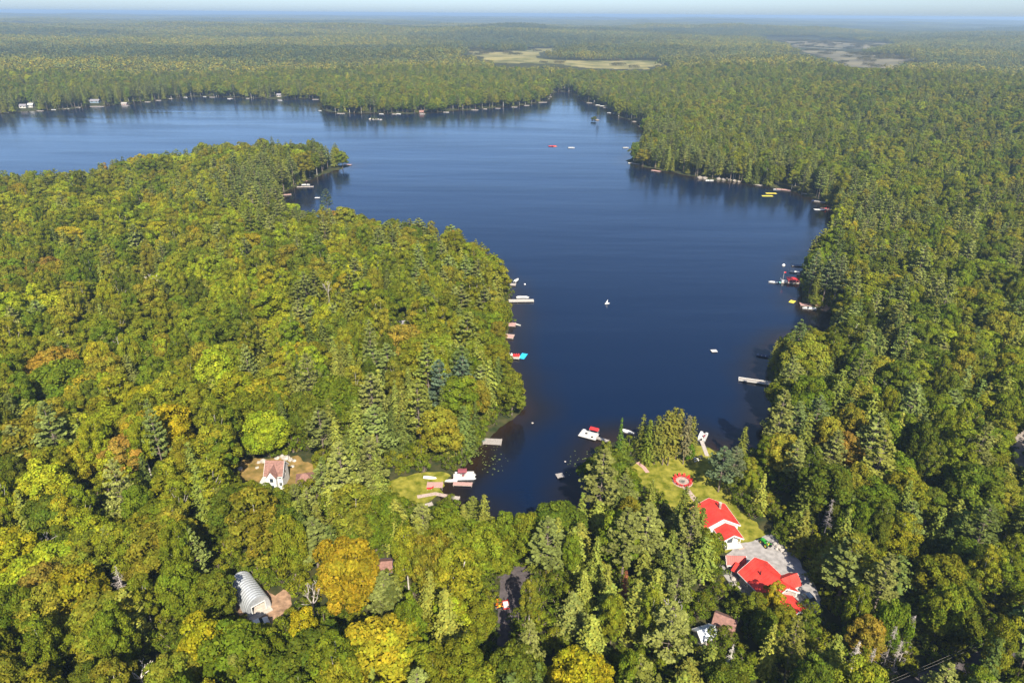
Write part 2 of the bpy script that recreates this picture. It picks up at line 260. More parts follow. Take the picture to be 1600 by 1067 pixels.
# ------------------------------------------------------------------ buildings
FOOT = []
def foot(c, rz, hx, hy, g=.8):
    ca, sa = math.cos(rz), math.sin(rz); FOOT.append([(c[0]+x*ca-y*sa, c[1]+x*sa+y*ca) for x, y in ((-hx-g, -hy-g), (hx+g, -hy-g), (hx+g, hy+g), (-hx-g, hy+g))])
def gable_roof(L, Wd, eave, ridge, ov=.45, th=.14, rib=.85, x0=None, x1=None):
    """two slopes, ridge along local x; returns the two slope meshes and the white edge boards"""
    a = -L/2-ov if x0 is None else x0; b = L/2+ov if x1 is None else x1; k = (ridge-eave)/(Wd/2); hw = Wd/2+ov; ez = ridge-k*hw; out = []
    for s in (1, -1):
        m = MB(); m.slab([(a, 0, ridge), (b, 0, ridge), (b, s*hw, ez), (a, s*hw, ez)], th)
        if rib:
            x = a+.02
            while x < b: m.slab([(x, 0, ridge+.05), (x+.10, 0, ridge+.07), (x+.10, s*(hw-.01), ez+.07), (x, s*(hw-.01), ez+.07)], .08); x += rib
        out.append(m)
    f = MB()
    for x in (a-.06, b):
        for s in (1, -1): f.slab([(x, 0, ridge+.05), (x+.06, 0, ridge+.05), (x+.06, s*(hw+.03), ez+.05), (x, s*(hw+.03), ez+.05)], .34)
    for s in (1, -1): y0, y1 = sorted((s*(hw+.03), s*(hw+.10))); f.box(a, b, y0, y1, ez-.22, ez-.02)
    return out, f
def walls(L, Wd, eave, ridge):
    m = MB(); l = L/2; w = Wd/2; eave -= .2; ridge -= .2
    return m.add([(-l, -w, 0), (l, -w, 0), (l, w, 0), (-l, w, 0), (-l, -w, eave), (l, -w, eave), (l, w, eave), (-l, w, eave), (-l, 0, ridge), (l, 0, ridge)], [(0, 1, 5, 4), (2, 3, 7, 6), (1, 2, 6, 9, 5), (3, 0, 4, 8, 7), (4, 5, 9, 8), (7, 8, 9, 6)])
def window(t, face, u, z, w, h, L, Wd, fm):
    """on face '+x','-x','+y','-y' at offset u along the wall; a frame proud of the wall with a pane in it"""
    f = MB(); p = MB(); bw = .09
    def put(m, u0, u1, z0, z1, d0, d1):
        if face[1] == 'y': s = 1 if face[0] == '+' else -1; y0, y1 = sorted((s*(Wd/2+d0), s*(Wd/2+d1))); m.box(u0, u1, y0, y1, z0, z1)
        else: s = 1 if face[0] == '+' else -1; x0, x1 = sorted((s*(L/2+d0), s*(L/2+d1))); m.box(x0, x1, u0, u1, z0, z1)
    put(f, u-w/2-bw, u-w/2, z, z+h, .003, .06); put(f, u+w/2, u+w/2+bw, z, z+h, .003, .06); put(f, u-w/2-bw, u+w/2+bw, z-bw, z, .003, .07); put(f, u-w/2-bw, u+w/2+bw, z+h, z+h+bw, .003, .06); put(f, u-.025, u+.025, z, z+h, .02, .05)
    put(p, u-w/2, u+w/2, z, z+h, .004, .025); o = obj('window', f, fm, t); obj('pane', p, M['glass'], o); return o
def door(t, face, u, w, h, L, Wd, m, name='door'):
    f = MB(); s = 1 if face[0] == '+' else -1
    if face[1] == 'y': y0, y1 = sorted((s*(Wd/2+.004), s*(Wd/2+.07))); f.box(u-w/2, u+w/2, y0, y1, .05, h)
    else: x0, x1 = sorted((s*(L/2+.004), s*(L/2+.07))); f.box(x0, x1, u-w/2, u+w/2, .05, h)
    o = obj(name, f, m, t); return o
GZ = .8
# red-roofed cottage: ridge runs away from the camera
rz = math.atan2(-6.7, 1.3); c = Vector((52.6, 139.4, GZ)); L, Wd = 7.6, 9.2; foot(c, rz, L/2+4, Wd/2)
t = thing('cottage', 'white cottage with a red metal roof on the lawn below the ring of red chairs', 'house', c, rz)
obj('wall', walls(L, Wd, 2.9, 5.4), M['white'], t); sl_, fb = gable_roof(L, Wd, 2.9, 5.4)
for m in sl_: obj('roof_slope', m, M['red_roof'], t)
obj('bargeboard', fb, M['white'], t)
for u in (-2.2, 1.6): window(t, '+y', u, 1.0, 1.2, 1.1, L, Wd, M['white']); window(t, '-y', u, 1.0, 1.2, 1.1, L, Wd, M['white'])
window(t, '-x', 0, 1.0, 2.4, 1.3, L, Wd, M['white'])
m = MB(); m.box(-1.2, -.6, 1.2, 1.8, 4.3, 6.2); ch = obj('chimney', m, M['rock'], t); m = MB(); m.box(-1.26, -.54, 1.14, 1.86, 6.2, 6.3); obj('chimney_cap', m, M['concrete'], ch)
# front porch, lower gable with a white front
PL, PW = 4.2, 5.2; px = L/2+PL/2+.02
def shift(m, dx, dy=0, dz=0): m.v = [(a+dx, b_+dy, c_+dz) for a, b_, c_ in m.v]; return m
po = obj('porch', shift(walls(PL-.9, PW-.6, 2.3, 3.5), px-.45, .9), M['white'], t); psl, pfb = gable_roof(PL, PW, 2.35, 3.75, .3)
for m in psl: obj('porch_roof', shift(m, px+.2, .9), M['red_roof'], po)
obj('porch_bargeboard', shift(pfb, px+.2, .9), M['white'], po)
m = MB(); m.box(px+PL/2-.88, px+PL/2-.82, .2, 1.6, .3, 2.3); obj('porch_door', m, M['glass'], po)
for y in (-1.4, 3.1): m = MB(); m.box(px+PL/2-.1, px+PL/2+.04, y, y+.14, 0, 2.3); obj('porch_post', m, M['white'], po)
m = MB(); m.box(px+PL/2-.86, px+PL/2+1.1, -1.7, 3.5, .02, .22); obj('front_step', m, M['offwhite'], t)
m = MB(); m.box(-L/2-2.2, -L/2, -Wd/2+.4, Wd/2-.4, .02, .28); obj('rear_deck', m, M['offwhite'], t)
for y in (Wd/2-.5, 0, -Wd/2+.5): m = MB(); m.box(-L/2-2.2, -L/2-2.1, y-.05, y+.05, .28, 1.3); obj('deck_post', m, M['white'], t)
# red-roofed garage
rz = math.atan2(-7.9, 3.4); c = Vector((58.7, 116.6, GZ)); L, Wd = 9.4, 7.8; foot(c, rz, L/2+3.5, Wd/2+1)
t = thing('garage', 'big red metal roofed garage with a cross gable, beside the gravel driveway', 'garage', c, rz)
obj('wall', walls(L, Wd, 3.4, 6.0), M['grey'], t); sl_, fb = gable_roof(L, Wd, 3.4, 6.0, .5)
for m in sl_: obj('roof_slope', m, M['red_roof'], t)
obj('bargeboard', fb, M['white'], t)
# cross gable towards the drive (local +y)
CG = MB(); k = .72; y0, y1 = 2.2, Wd/2+2.3; rz_ = 5.25; x0_, x1_ = -.2, 4.0; xm = (x0_+x1_)/2; ez = 3.45
for s, xe in ((1, x1_), (-1, x0_)):
    m = MB(); m.slab([(xm, y0-.6, rz_), (xm, y1, rz_), (xe, y1, ez), (xe, y0, ez)], .14)
    for j in range(6): yy = y0+.3+j*.62; m.slab([(xm, yy, rz_+.05), (xm, yy+.07, rz_+.05), (xe, yy+.07, ez+.05), (xe, yy, ez+.05)], .06)
    obj('cross_gable_roof', m, M['red_roof'], t)
m = MB(); m.add([(x0_+.3, y1-.5, 0), (x1_-.3, y1-.5, 0), (x1_-.3, y1-.5, 3.5), (xm, y1-.5, 4.95), (x0_+.3, y1-.5, 3.5), (x0_+.3, Wd/2, 0), (x1_-.3, Wd/2, 0), (x1_-.3, Wd/2, 3.5), (xm, Wd/2, 4.95), (x0_+.3, Wd/2, 3.5)], [(0, 1, 2, 3, 4), (5, 6, 7, 8, 9), (0, 1, 6, 5), (1, 2, 7, 6), (0, 4, 9, 5), (2, 3, 8, 7), (3, 4, 9, 8)]); obj('cross_gable_wall', m, M['offwhite'], t)
m = MB(); m.box(xm-1.3, xm+1.3, y1-.496, y1-.42, .05, 2.6); obj('garage_door', m, M['white'], t)
# lower front wing
FL, FW = 5.0, 6.6; fx = L/2+FL/2+.02; wg = obj('front_wing', shift(walls(FL-.6, FW-.6, 2.3, 3.9), fx-.3, -.6), M['offwhite'], t); psl, pfb = gable_roof(FL, FW, 2.4, 4.2, .3)
for m in psl: obj('wing_roof', shift(m, fx, -.6), M['red_roof'], wg)
obj('wing_bargeboard', shift(pfb, fx, -.6), M['white'], wg)
for u in (-2.5, 1.8): window(t, '-y', u, 1.1, 1.1, 1.0, L, Wd, M['white'])
window(t, '+x', .8, 4.3, 1.0, .8, L, Wd, M['white'])
m = MB(); m.tube((-1.2, -1.6, 4.8), (-1.2, -1.6, 5.9), .13, .13, 8); obj('vent_pipe', m, M['dark'], t)
# small red-roofed shed and its lean-to
c = Vector((53.8, 124.9, GZ)); foot(c, 0, 2.4, 1.6); t = thing('shed', 'small red-roofed shed between the red garage and the footpath', 'shed', c, -.03); obj('wall', walls(4.2, 2.6, 1.9, 3.2), M['grey'], t); sl_, fb = gable_roof(4.2, 2.6, 1.9, 3.1, .3, .1, .5)
for m in sl_: obj('roof_slope', m, M['red_roof'], t)
obj('bargeboard', fb, M['white'], t); door(t, '-y', .3, 1.0, 1.8, 4.2, 2.6, M['brown'])
c = Vector((53.6, 121.6, GZ)); t = thing('lean_to', 'low reddish lean-to roof in the shade beside the red garage', 'shelter', c, math.atan2(-7.9, 3.4)+.5); m = MB(); m.slab([(-1.3, -1.5, 2.1), (1.3, -1.5, 2.1), (1.3, 1.5, 2.5), (-1.3, 1.5, 2.5)], .1); obj('roof', m, M['red_roof'], t); foot(c, 0, 1.6, 1.6)
for x in (-1.1, 1.1):
    for y in (-1.3, 1.3): m = MB(); m.box(x-.05, x+.05, y-.05, y+.05, 0, 2.02); obj('post', m, M['grey'], t)
# white house with brown roof and dormer
c = Vector((-65.2, 155.4, GZ)); L, Wd = 4.6, 5.2; foot(c, 0, L/2+1, Wd/2+1.2)
t = thing('house', 'tall white house with a brown roof and a white dormer in the left clearing', 'house', c, .0)
obj('wall', walls(L, Wd, 4.9, 7.8), M['white'], t); sl_, fb = gable_roof(L, Wd, 4.9, 7.8, .35, .14, 0)
for m in sl_: obj('roof_slope', m, M['brown_roof'], t)
obj('bargeboard', fb, M['white'], t)
m = MB(); m.add([(-1.3, -Wd/2-1.4, 0), (1., -Wd/2-1.4, 0), (1., -Wd/2-1.4, 5.1), (-.15, -Wd/2-1.4, 6.9), (-1.3, -Wd/2-1.4, 5.1), (-1.3, 0, 0), (1., 0, 0), (1., 0, 5.1), (-.15, 0, 6.9), (-1.3, 0, 5.1)], [(0, 1, 2, 3, 4), (5, 6, 7, 8, 9), (0, 1, 6, 5), (1, 2, 7, 6), (0, 4, 9, 5), (2, 3, 8, 7), (3, 4, 9, 8)]); bay = obj('dormer_bay', m, M['white'], t)
for s in (-1, 1): m = MB(); m.slab([(-.15, -Wd/2-1.7, 7.05), (-.15, -.3, 7.05), (-.15+s*1.45, -.3, 4.85), (-.15+s*1.45, -Wd/2-1.7, 4.85)], .13); obj('dormer_roof', m, M['brown_roof'], bay)
for zz in (1.2, 3.6): window(t, '-y', 1.65, zz, .7, 1.1, L, Wd, M['offwhite'])
for zz, x in ((1.1, -.15), (3.4, -.15)): m = MB(); m.box(x-.45, x+.45, -Wd/2-1.46, -Wd/2-1.404, zz, zz+1.2); obj('bay_window', m, M['glass'], bay)
window(t, '+x', .5, 3.2, 1.0, 1.1, L, Wd, M['offwhite'])
m = MB(); m.box(-L/2-2.6, -L/2-.02, -3.4, 1.6, .0, .95); obj('side_deck', m, M['offwhite'], t)
for k in range(6): m = MB(); m.box(-L/2-2.6+k*.5, -L/2-2.54+k*.5, -3.4, -3.34, .95, 1.9); obj('railing_post', m, M['white'], t)
m = MB(); m.box(-L/2-2.6, -L/2-.05, -3.41, -3.33, 1.9, 1.97); obj('handrail', m, M['white'], t)
c = Vector((-57.6, 155.2, GZ)); foot(c, .3, 2.2, 2.2); t = thing('hip_roofed_shed', 'low shed with a brown hip roof to the right of the white house', 'shed', c, .25); m = MB(); m.box(-2, 2, -2, 2, 0, 2.2); obj('wall', m, M['offwhite'], t); m = MB(); m.add([(-2.4, -2.4, 2.1), (2.4, -2.4, 2.1), (2.4, 2.4, 2.1), (-2.4, 2.4, 2.1), (-.5, 0, 3.7), (.5, 0, 3.7)], [(0, 1, 5, 4), (1, 2, 5), (2, 3, 4, 5), (3, 0, 4), (3, 2, 1, 0)]); obj('roof', m, M['brown_roof'], t)
m = MB(); m.box(-.4, .4, -2.06, -2.004, .05, 1.9); obj('door', m, M['white'], t)
for i, (qx, qy, r) in enumerate([(441, 713, 1.3), (447, 716, 1.5), (433, 716, 1.), (454, 719, 1.1), (411, 721, 1.2), (404, 723, .8), (375, 733, 1.2), (402, 731, .7), (457, 729, .7), (460, 720, .8)]):
    p = W(qx, qy, GZ); o = obj('boulder', MB().rock((0, 0, .15), r*.72, .6, 2), M['palerock']); o.location = p
    tag(o, ['pale boulder behind the white house, nearest its ridge', 'largest pale boulder behind the white house', 'pale boulder behind the left end of the white house roof', 'pale boulder behind the right gable of the white house', 'pale boulder left of the white house roof', 'small pale boulder at the top left of the house clearing', 'pale boulder at the far left of the house clearing', 'small pale rock in the dry grass left of the white house', 'small pale rock between the white house and the hip-roofed shed', 'pale rock at the edge of trees between house and hip-roofed shed'][i], 'boulder', 'boulders round the white house')
# arched steel shed
fr = Vector((-55.1, 109.65, GZ)); bk = Vector((-61.8, 117.0, GZ)); d = bk-fr; Ls = d.length; rz = math.atan2(d.y, d.x); foot((fr+bk)/2, rz, Ls/2+.6, 3.2, .5)
t = thing('arched_shed', 'silver corrugated steel arched shed with an open front', 'shed', fr, rz); R_, hh = 2.75, 4.5; NS = 14
def arch(k, r=1.): a = math.pi*k/NS; return (math.cos(a)*R_*r, (max(0, math.sin(a))**.8)*hh*r)
nrib = 13
for i in range(nrib):                                        # one arched panel after another, each with a raised rib
    m = MB(); a, b_ = i*Ls/nrib, (i+1)*Ls/nrib-.015; w1 = a+(b_-a)*.3; w2 = a+(b_-a)*.7; vs_, fs_ = [], []
    for k in range(NS+1):
        for (x, r) in ((a, 1.), (w1, 1.0), (w1+.08, 1.035), (w2-.08, 1.035), (w2, 1.), (b_, 1.)): y, z = arch(k, r); vs_.append((x, y, z))
    for k in range(NS):
        for j in range(5): fs_.append((k*6+j, k*6+j+1, (k+1)*6+j+1, (k+1)*6+j))
    m.add(vs_, fs_); obj('arch_panel', m, M['steel'], t)
m = MB(); fx = .15; ow, oh = 1.45, 2.35; pts = [arch(k, .985) for k in range(NS+1)]; dl = [(ow, 0), (ow, oh), (-ow, oh), (-ow, 0)]; vs_ = [(fx, *p) for p in pts]+[(fx, *p) for p in dl]; h = NS//2; n0 = NS+1
fs_ = [(n0+1, n0+2)+tuple(range(NS-4, 3, -1)), (n0, n0+1)+tuple(range(4, -1, -1)), (n0+2, n0+3)+tuple(range(NS, NS-5, -1))]; vs2 = [(x+.12, y, z) for x, y, z in vs_]; q = len(vs_); m.add(vs_+vs2, fs_+[tuple(i+q for i in f[::-1]) for f in fs_]); fw = obj('front_wall', m, M['steel'], t)
m = MB()
for k in range(15):
    y = -R_+.2+k*.375; zt = (max(0, 1-(y/R_)**2))**.45*hh*.93; zb = oh+.1 if abs(y) < ow+.1 else .05
    if zt > zb+.2: m.box(fx-.06, fx-.003, y-.05, y+.05, zb, zt)
obj('wall_rib', m, M['steel'], fw); m = MB(); m.box(fx-.09, fx-.004, -ow-.14, -ow, 0, oh); m.box(fx-.09, fx-.004, ow, ow+.14, 0, oh); m.box(fx-.09, fx-.004, -ow-.14, ow+.14, oh, oh+.22); obj('door_frame', m, M['white'], fw)
m = MB(); vs_ = [(Ls-.1, *p) for p in pts]; m.add(vs_, [tuple(range(NS+1))]); obj('rear_wall', m, M['steel'], t); m = MB(); m.box(-1.3, Ls, -2.5, 2.5, .012, .08); obj('floor_slab', m, M['concrete'], t)
# smaller roofs among the trees
def small_shed(name, label, px, py, z, L, Wd, eave, ridge, rz, rm, wm_, cat='shed', doorface='-y'):
    p = W(px, py, z+GZ); c = Vector((p.x, p.y, gz(p.x, p.y))); foot(c, rz, L/2, Wd/2); t = thing(name, label, cat, c, rz); obj('wall', walls(L, Wd, eave, ridge), wm_, t); s_, f = gable_roof(L, Wd, eave, ridge, .3, .1, .5 if rm is M['blueroof'] else 0)
    for m in s_: obj('roof_slope', m, rm, t)
    obj('bargeboard', f, wm_, t); door(t, doorface, 0, .9, min(1.9, eave-.1), L, Wd, M['brown']); return t
small_shed('white_roofed_shed', 'small shed with a pale blue-white metal roof near the bottom right', 1103, 984, 2.6, 3.8, 3.0, 2.0, 3.1, .35, M['blueroof'], M['offwhite'])
small_shed('brown_shed', 'brown shed roof behind the white-roofed shed in the near woods', 1134, 966, 2.6, 4.2, 3.4, 2.0, 3.2, -.5, M['brown_roof'], M['brown'])
small_shed('pink_roofed_shed', 'pinkish shed roof just right of the big orange-yellow maple', 601, 880, 2.6, 3.2, 4.2, 2.1, 3.3, .1, M['brown_roof'], M['navy'])
small_shed('grey_cottage', 'larger grey cottage roof in the left woods above the tan-orange maple', 609, 476, 4.0, 6, 5.5, 2.8, 5.0, .5, M['greyroof'], M['grey'], 'cottage')
small_shed('grey_shed', 'small grey shed roof in the left woods right above the tan-orange maple', 630, 503, 3.5, 3.4, 3.2, 2.6, 4.2, .3, M['greyroof'], M['grey'])
# far cottages on the shores
def far_house(px, py, L, Wd, e, r, rz, rm, wm_, label, inland=8):
    p = W(px, py, 0); d = Vector((p.x, p.y, 0)).normalized()*inland; c = Vector((p.x+d.x, p.y+d.y, 0)); c.z = gz(c.x, c.y)+.1; foot(c, rz, L/2, Wd/2, 2.5); t = thing('lakeside_cottage', label, 'cottage', c, rz, 'cottages on the far shores'); obj('wall', walls(L, Wd, e, r), wm_, t); s_, f = gable_roof(L, Wd, e, r, .5, .2, 0)
    for m in s_: obj('roof_slope', m, rm, t)
    for u in (-L/4, L/4): window(t, '-y', u, 1.1, 1.8, 1.5, L, Wd, M['white'])
FARV = []
far_house(150, 163, 12, 7, 3, 5, .05, M['greyroof'], M['carblue'], 'long blue-grey cottage on the far left shore'); FARV.append([(138, 155), (160, 155), (162, 167), (138, 167)])
far_house(38, 171, 8, 6, 3, 5, .1, M['greyroof'], M['offwhite'], 'white cottage on the far left shore, left of the pale-roofed one'); far_house(50, 170, 6, 6, 3.5, 5.5, .1, M['offwhite'], M['offwhite'], 'white gabled cottage on the far left shore nearest the blue-grey one'); FARV.append([(26, 164), (56, 162), (56, 176), (26, 177)])
far_house(195, 164, 7, 5, 2.5, 4, .0, M['grey'], M['pink'], 'boathouse with a pale roof at the water on the far left shore', 2); FARV.append([(187, 157), (203, 157), (203, 166), (187, 166)])
far_house(437, 155, 6, 5, 3, 5, -.1, M['greyroof'], M['palerock'], 'pale cottage above the middle of the far left bay', 22); FARV.append([(430, 145), (442, 145), (444, 158), (428, 158)])
far_house(659, 178, 5, 5, 3, 5, .0, M['brown_roof'], M['brown'], 'reddish gabled boathouse on the wooded headland', 3); FARV.append([(653, 168), (665, 168), (665, 179), (653, 179)])

# ------------------------------------------------------------------ fire pit, chairs, tractor, cars
t = thing('fire_pit', 'round stone fire pit in the middle of the ring of red chairs', 'fire pit', (PIT.x, PIT.y, .832))
for k in range(12): a = k*math.pi/6; obj('stone', MB().rock((.75*math.cos(a), .75*math.sin(a), .14), .24, .7), M['rock'], t)
m = MB(); m.prism([(.6*math.cos(a*.52), .6*math.sin(a*.52)) for a in range(12)], .004, .06); obj('ash_bed', m, M['ash'], t)
def make_chair(name, label, group, cm, loc, rz):
    t = thing(name, label, 'chair', loc, rz, group); m = MB(); m.slab([(-.3, -.28, .33), (.3, -.28, .33), (.3, .3, .42), (-.3, .3, .42)], .05); obj('seat', m, cm, t)
    m = MB()
    for i in range(5): x = -.29+i*.118; m.slab([(x, -.26, .34), (x+.10, -.26, .34), (x+.10, -.56, 1.0+.06*(2-abs(i-2))), (x, -.56, 1.0+.06*(2-abs(i-2)))], .03)
    obj('backrest', m, cm, t)
    for s in (-1, 1):
        m = MB(); m.box(s*.37-.07, s*.37+.07, -.4, .36, .55, .59); obj('armrest', m, cm, t)
        for y in (.28, -.3): m = MB(); m.box(s*.33-.03, s*.33+.03, y-.04, y+.04, 0, .55); obj('leg', m, cm, t)
    return t
POS = ['nearest the footpath', 'second counterclockwise from the footpath', 'facing the cottage, right side', 'rightmost of the ring', 'upper right of the ring', 'right of the lakemost chair', 'lakemost of the ring', 'left of the lakemost chair', 'upper left of the ring', 'leftmost of the ring', 'lower left of the ring', 'left of the footpath']
ch0 = None
for k in range(12):
    a = -.9+k*math.pi*2/12; loc = (PIT.x+2.25*math.cos(a), PIT.y+2.25*math.sin(a), .832); r = a+math.pi/2; lab = f'red wooden garden chair round the fire pit, {POS[k]}'
    if ch0 is None: ch0 = make_chair('garden_chair', lab, 'red chairs round the fire pit', M['red'], loc, r)
    else: dup(ch0, loc, r, lab)
def wheel(t, x, y, r, w, rim):
    m = MB(); m.tube((x, y-w/2, r), (x, y+w/2, r), r, r, 16); o = obj('wheel', m, M['rubber'], t); m = MB(); s = 1 if y > 0 else -1; m.tube((x, y+s*(w/2+.004), r), (x, y+s*(w/2+.03), r), r*.55, r*.5, 10); obj('rim', m, rim, o)
def tractor(label, loc, rz, body, rim):
    t = thing('tractor', label, 'tractor', loc, rz); m = MB(); m.slab([(.1, -.32, 1.25), (1.55, -.28, 1.12), (1.55, .28, 1.12), (.1, .32, 1.25)], .55); obj('hood', m, body, t); m = MB(); m.box(-.9, .1, -.3, .3, .45, .8); m.box(.1, 1.5, -.2, .2, .4, .62); obj('chassis', m, M['dark'], t)
    for s in (-1, 1): m = MB(); m.slab([(-1.15, s*.36, 1.2), (-.2, s*.36, 1.2), (-.2, s*.78, 1.15), (-1.15, s*.78, 1.15)], .06); obj('fender', m, body, t)
    m = MB(); m.box(-.75, -.3, -.24, .24, .84, .95); m.box(-.85, -.75, -.24, .24, .84, 1.3); obj('seat', m, M['yellow'], t); m = MB(); m.tube((.0, 0, 1.2), (-.15, 0, 1.5), .03); m.tube((-.15, 0, 1.5), (-.17, 0, 1.53), .19, .19, 10); obj('steering_wheel', m, M['dark'], t)
    m = MB()
    for s in (-1, 1): m.tube((-1.0, s*.45, .9), (-1.05, s*.45, 2.35), .04)
    m.tube((-1.05, -.48, 2.35), (-1.05, .48, 2.35), .045); obj('roll_bar', m, M['dark'], t)
    for y in (-.68, .68): wheel(t, -.7, y, .62, .36, rim); wheel(t, 1.15, y*.82, .38, .24, rim)
    for s in (-1, 1): m = MB(); m.tube((.0, s*.5, 1.25), (1.5, s*.5, 1.05), .07); m.tube((1.5, s*.5, 1.05), (2.25, s*.5, .35), .07); obj('loader_arm', m, body, t)
    m = MB(); m.add([(2.25, -.85, .55), (2.25, .85, .55), (2.3, .85, .06), (2.3, -.85, .06), (2.85, .85, .04), (2.85, -.85, .04)], [(0, 1, 2, 3), (3, 2, 4, 5), (0, 3, 5), (1, 4, 2)]); obj('loader_bucket', m, M['dark'], t)
    return t
tractor('green compact tractor with a front loader parked on the gravel driveway', W(1196, 852, .815), math.atan2(1.0, -.42), M['green'], M['yellow'])
tractor('orange compact tractor parked at the near end of the asphalt drive', W(779, 948, .812), 1.9, M['orange'], M['white'])
def car(label, loc, rz, paint, name='parked_car', cat='car'):
    t = thing(name, label, cat, loc, rz); m = MB(); pr_ = [(-2.1, .35), (-2.15, .8), (-1.9, .98), (-1.3, 1.0), (1.0, .98), (1.9, .85), (2.1, .62), (2.08, .35)]; w = .86; k = len(pr_); m.add([(x, -w, z) for x, z in pr_]+[(x, w, z) for x, z in pr_], [tuple(range(k)), tuple(range(2*k-1, k-1, -1))]+[(i, (i+1) % k, k+(i+1) % k, k+i) for i in range(k)]); obj('body', m, paint, t)
    m = MB(); m.add([(-1.85, -.78, .99), (.95, -.78, .985), (.2, -.66, 1.48), (-1.35, -.66, 1.5), (-1.85, .78, .99), (.95, .78, .985), (.2, .66, 1.48), (-1.35, .66, 1.5)], [(0, 1, 2, 3), (4, 5, 6, 7), (1, 5, 6, 2), (0, 4, 7, 3)]); obj('window', m, M['glass'], t); m = MB(); m.slab([(-1.38, -.68, 1.53), (.23, -.68, 1.51), (.23, .68, 1.51), (-1.38, .68, 1.53)], .05); obj('roof', m, paint, t)
    for x in (-1.3, 1.3):
        for y in (-.8, .8): wheel(t, x, y, .32, .2, M['steel'])
    for y in (-.6, .6): m = MB(); m.box(2.03, 2.12, y-.16, y+.16, .6, .74); obj('headlight', m, M['white'], t)
    return t
car('blue-grey car parked beside the red garage at the corner of the driveway', W(1266, 940, .815), -1.2, M['carblue']); FOOT.append([tuple(W(x, y))[:2] for x, y in ((1255, 930), (1280, 930), (1280, 950), (1255, 950))])
car('white car half hidden under trees in front of the arched shed', W(405, 977, .815), .6, M['white'])
t = thing('trailer', 'small red and white utility trailer beside the orange tractor', 'trailer', W(790, 947, .812), 1.75); m = MB(); m.box(-1.2, 1.2, -.7, .7, .45, .55); obj('deck', m, M['red'], t)
for y in (-.7, .64): m = MB(); m.box(-1.2, 1.2, y, y+.06, .55, .95); obj('side_rail', m, M['red'], t)
m = MB(); m.box(-.9, .5, -.55, .55, .555, 1.0); obj('load_cover', m, M['white'], t)
for y in (-.82, .82): wheel(t, -.1, y, .3, .2, M['white'])
m = MB(); m.tube((1.2, 0, .5), (2.1, 0, .45), .05); obj('drawbar', m, M['dark'], t)
# rubble heap at the drive's far edge, firewood by the garage
for i, (qx, qy, r) in enumerate([(1211, 851, .7), (1216, 855, .9), (1221, 860, .7), (1227, 866, .6), (1213, 858, .5), (1146, 905, .8), (1150, 912, .7), (1143, 898, .6), (1155, 918, .6)]):
    o = obj('boulder', MB().rock((0, 0, .2), r, .7), M['palerock']); o.location = W(qx, qy, .81); tag(o, ['pale boulder beside the green tractor, farthest up the drive', 'largest pale boulder beside the green tractor', 'pale boulder right of the largest one by the tractor', 'pale boulder lowest in the row right of the tractor', 'small pale rock below the largest boulder by the tractor', 'pale rock in the rubble left of the red garage', 'pale rock lower in the rubble left of the red garage', 'pale rock topmost in the rubble left of the red garage', 'pale rock nearest the garage wall in the left rubble'][i], 'boulder', 'boulders round the driveway')
# lawn furniture
t = thing('picnic_table', 'white picnic table under the right end of the lawn grove', 'table', W(1086, 719.5, .81), .5); m = MB(); m.box(-.9, .9, -.4, .4, .70, .76); obj('tabletop', m, M['white'], t)
for s in (-1, 1): m = MB(); m.box(-.9, .9, s*.72-.14, s*.72+.14, .42, .47); obj('bench', m, M['white'], t)
for x in (-.65, .65): m = MB(); m.slab([(x-.05, -.8, .05), (x+.05, -.8, .05), (x+.05, -.25, .72), (x-.05, -.25, .72)], .06); m.slab([(x-.05, .8, .05), (x+.05, .8, .05), (x+.05, .25, .72), (x-.05, .25, .72)], .06); m.box(x-.04, x+.04, -.72, .72, .36, .42); obj('leg', m, M['white'], t)
t = thing('barbecue', 'black barbecue on the grass beside the white picnic table', 'barbecue', W(1094, 717, .81), .4); m = MB(); m.box(-.6, .6, -.35, .35, .75, 1.15); obj('lid', m, M['dark'], t); m = MB(); m.box(-.55, .55, -.3, .3, .1, .74); obj('cabinet', m, M['dark'], t)

# ------------------------------------------------------------------ docks, rafts and boats
def dock(A, B, w, m_, label, z=.55, name='dock', posts=True, group='docks along the lake', plank=.32, rail=None):
    a = W(*A, z); b = W(*B, z); L = (b-a).length; t = thing(name, label, 'dock', (a.x, a.y, 0), ang(a, b), group); m = MB(); x = 0
    while x < L-.02: m.box(x, min(L, x+plank-.035), -w/2, w/2, z-.07+random.uniform(-.008, .008), z+random.uniform(-.006, .006)); x += plank
    obj('planking', m, m_, t, kind='stuff'); m = MB()
    for s in (-1, 1): m.box(0, L, s*(w/2-.10)-.05, s*(w/2-.10)+.05, z-.26, z-.08)
    obj('frame', m, M['grey'], t)
    if posts:
        n_ = max(2, int(L/3)+1)
        for i in range(n_):
            for s in (-1, 1): m = MB(); x = .15+(L-.3)*i/(n_-1); y = s*(w/2-.02); m.tube((x, y, -1.6), (x, y, z+.25), .06, .06, 6); obj('post', m, M['grey'], t)
    if rail: m = MB(); [m.box(0, L, s*w/2-.05, s*w/2+.05, z+.005, z+.13) for s in (-1, 1)]; m.box(L-.1, L, -w/2, w/2, z+.005, z+.13); obj('edge_board', m, rail, t)
    return t
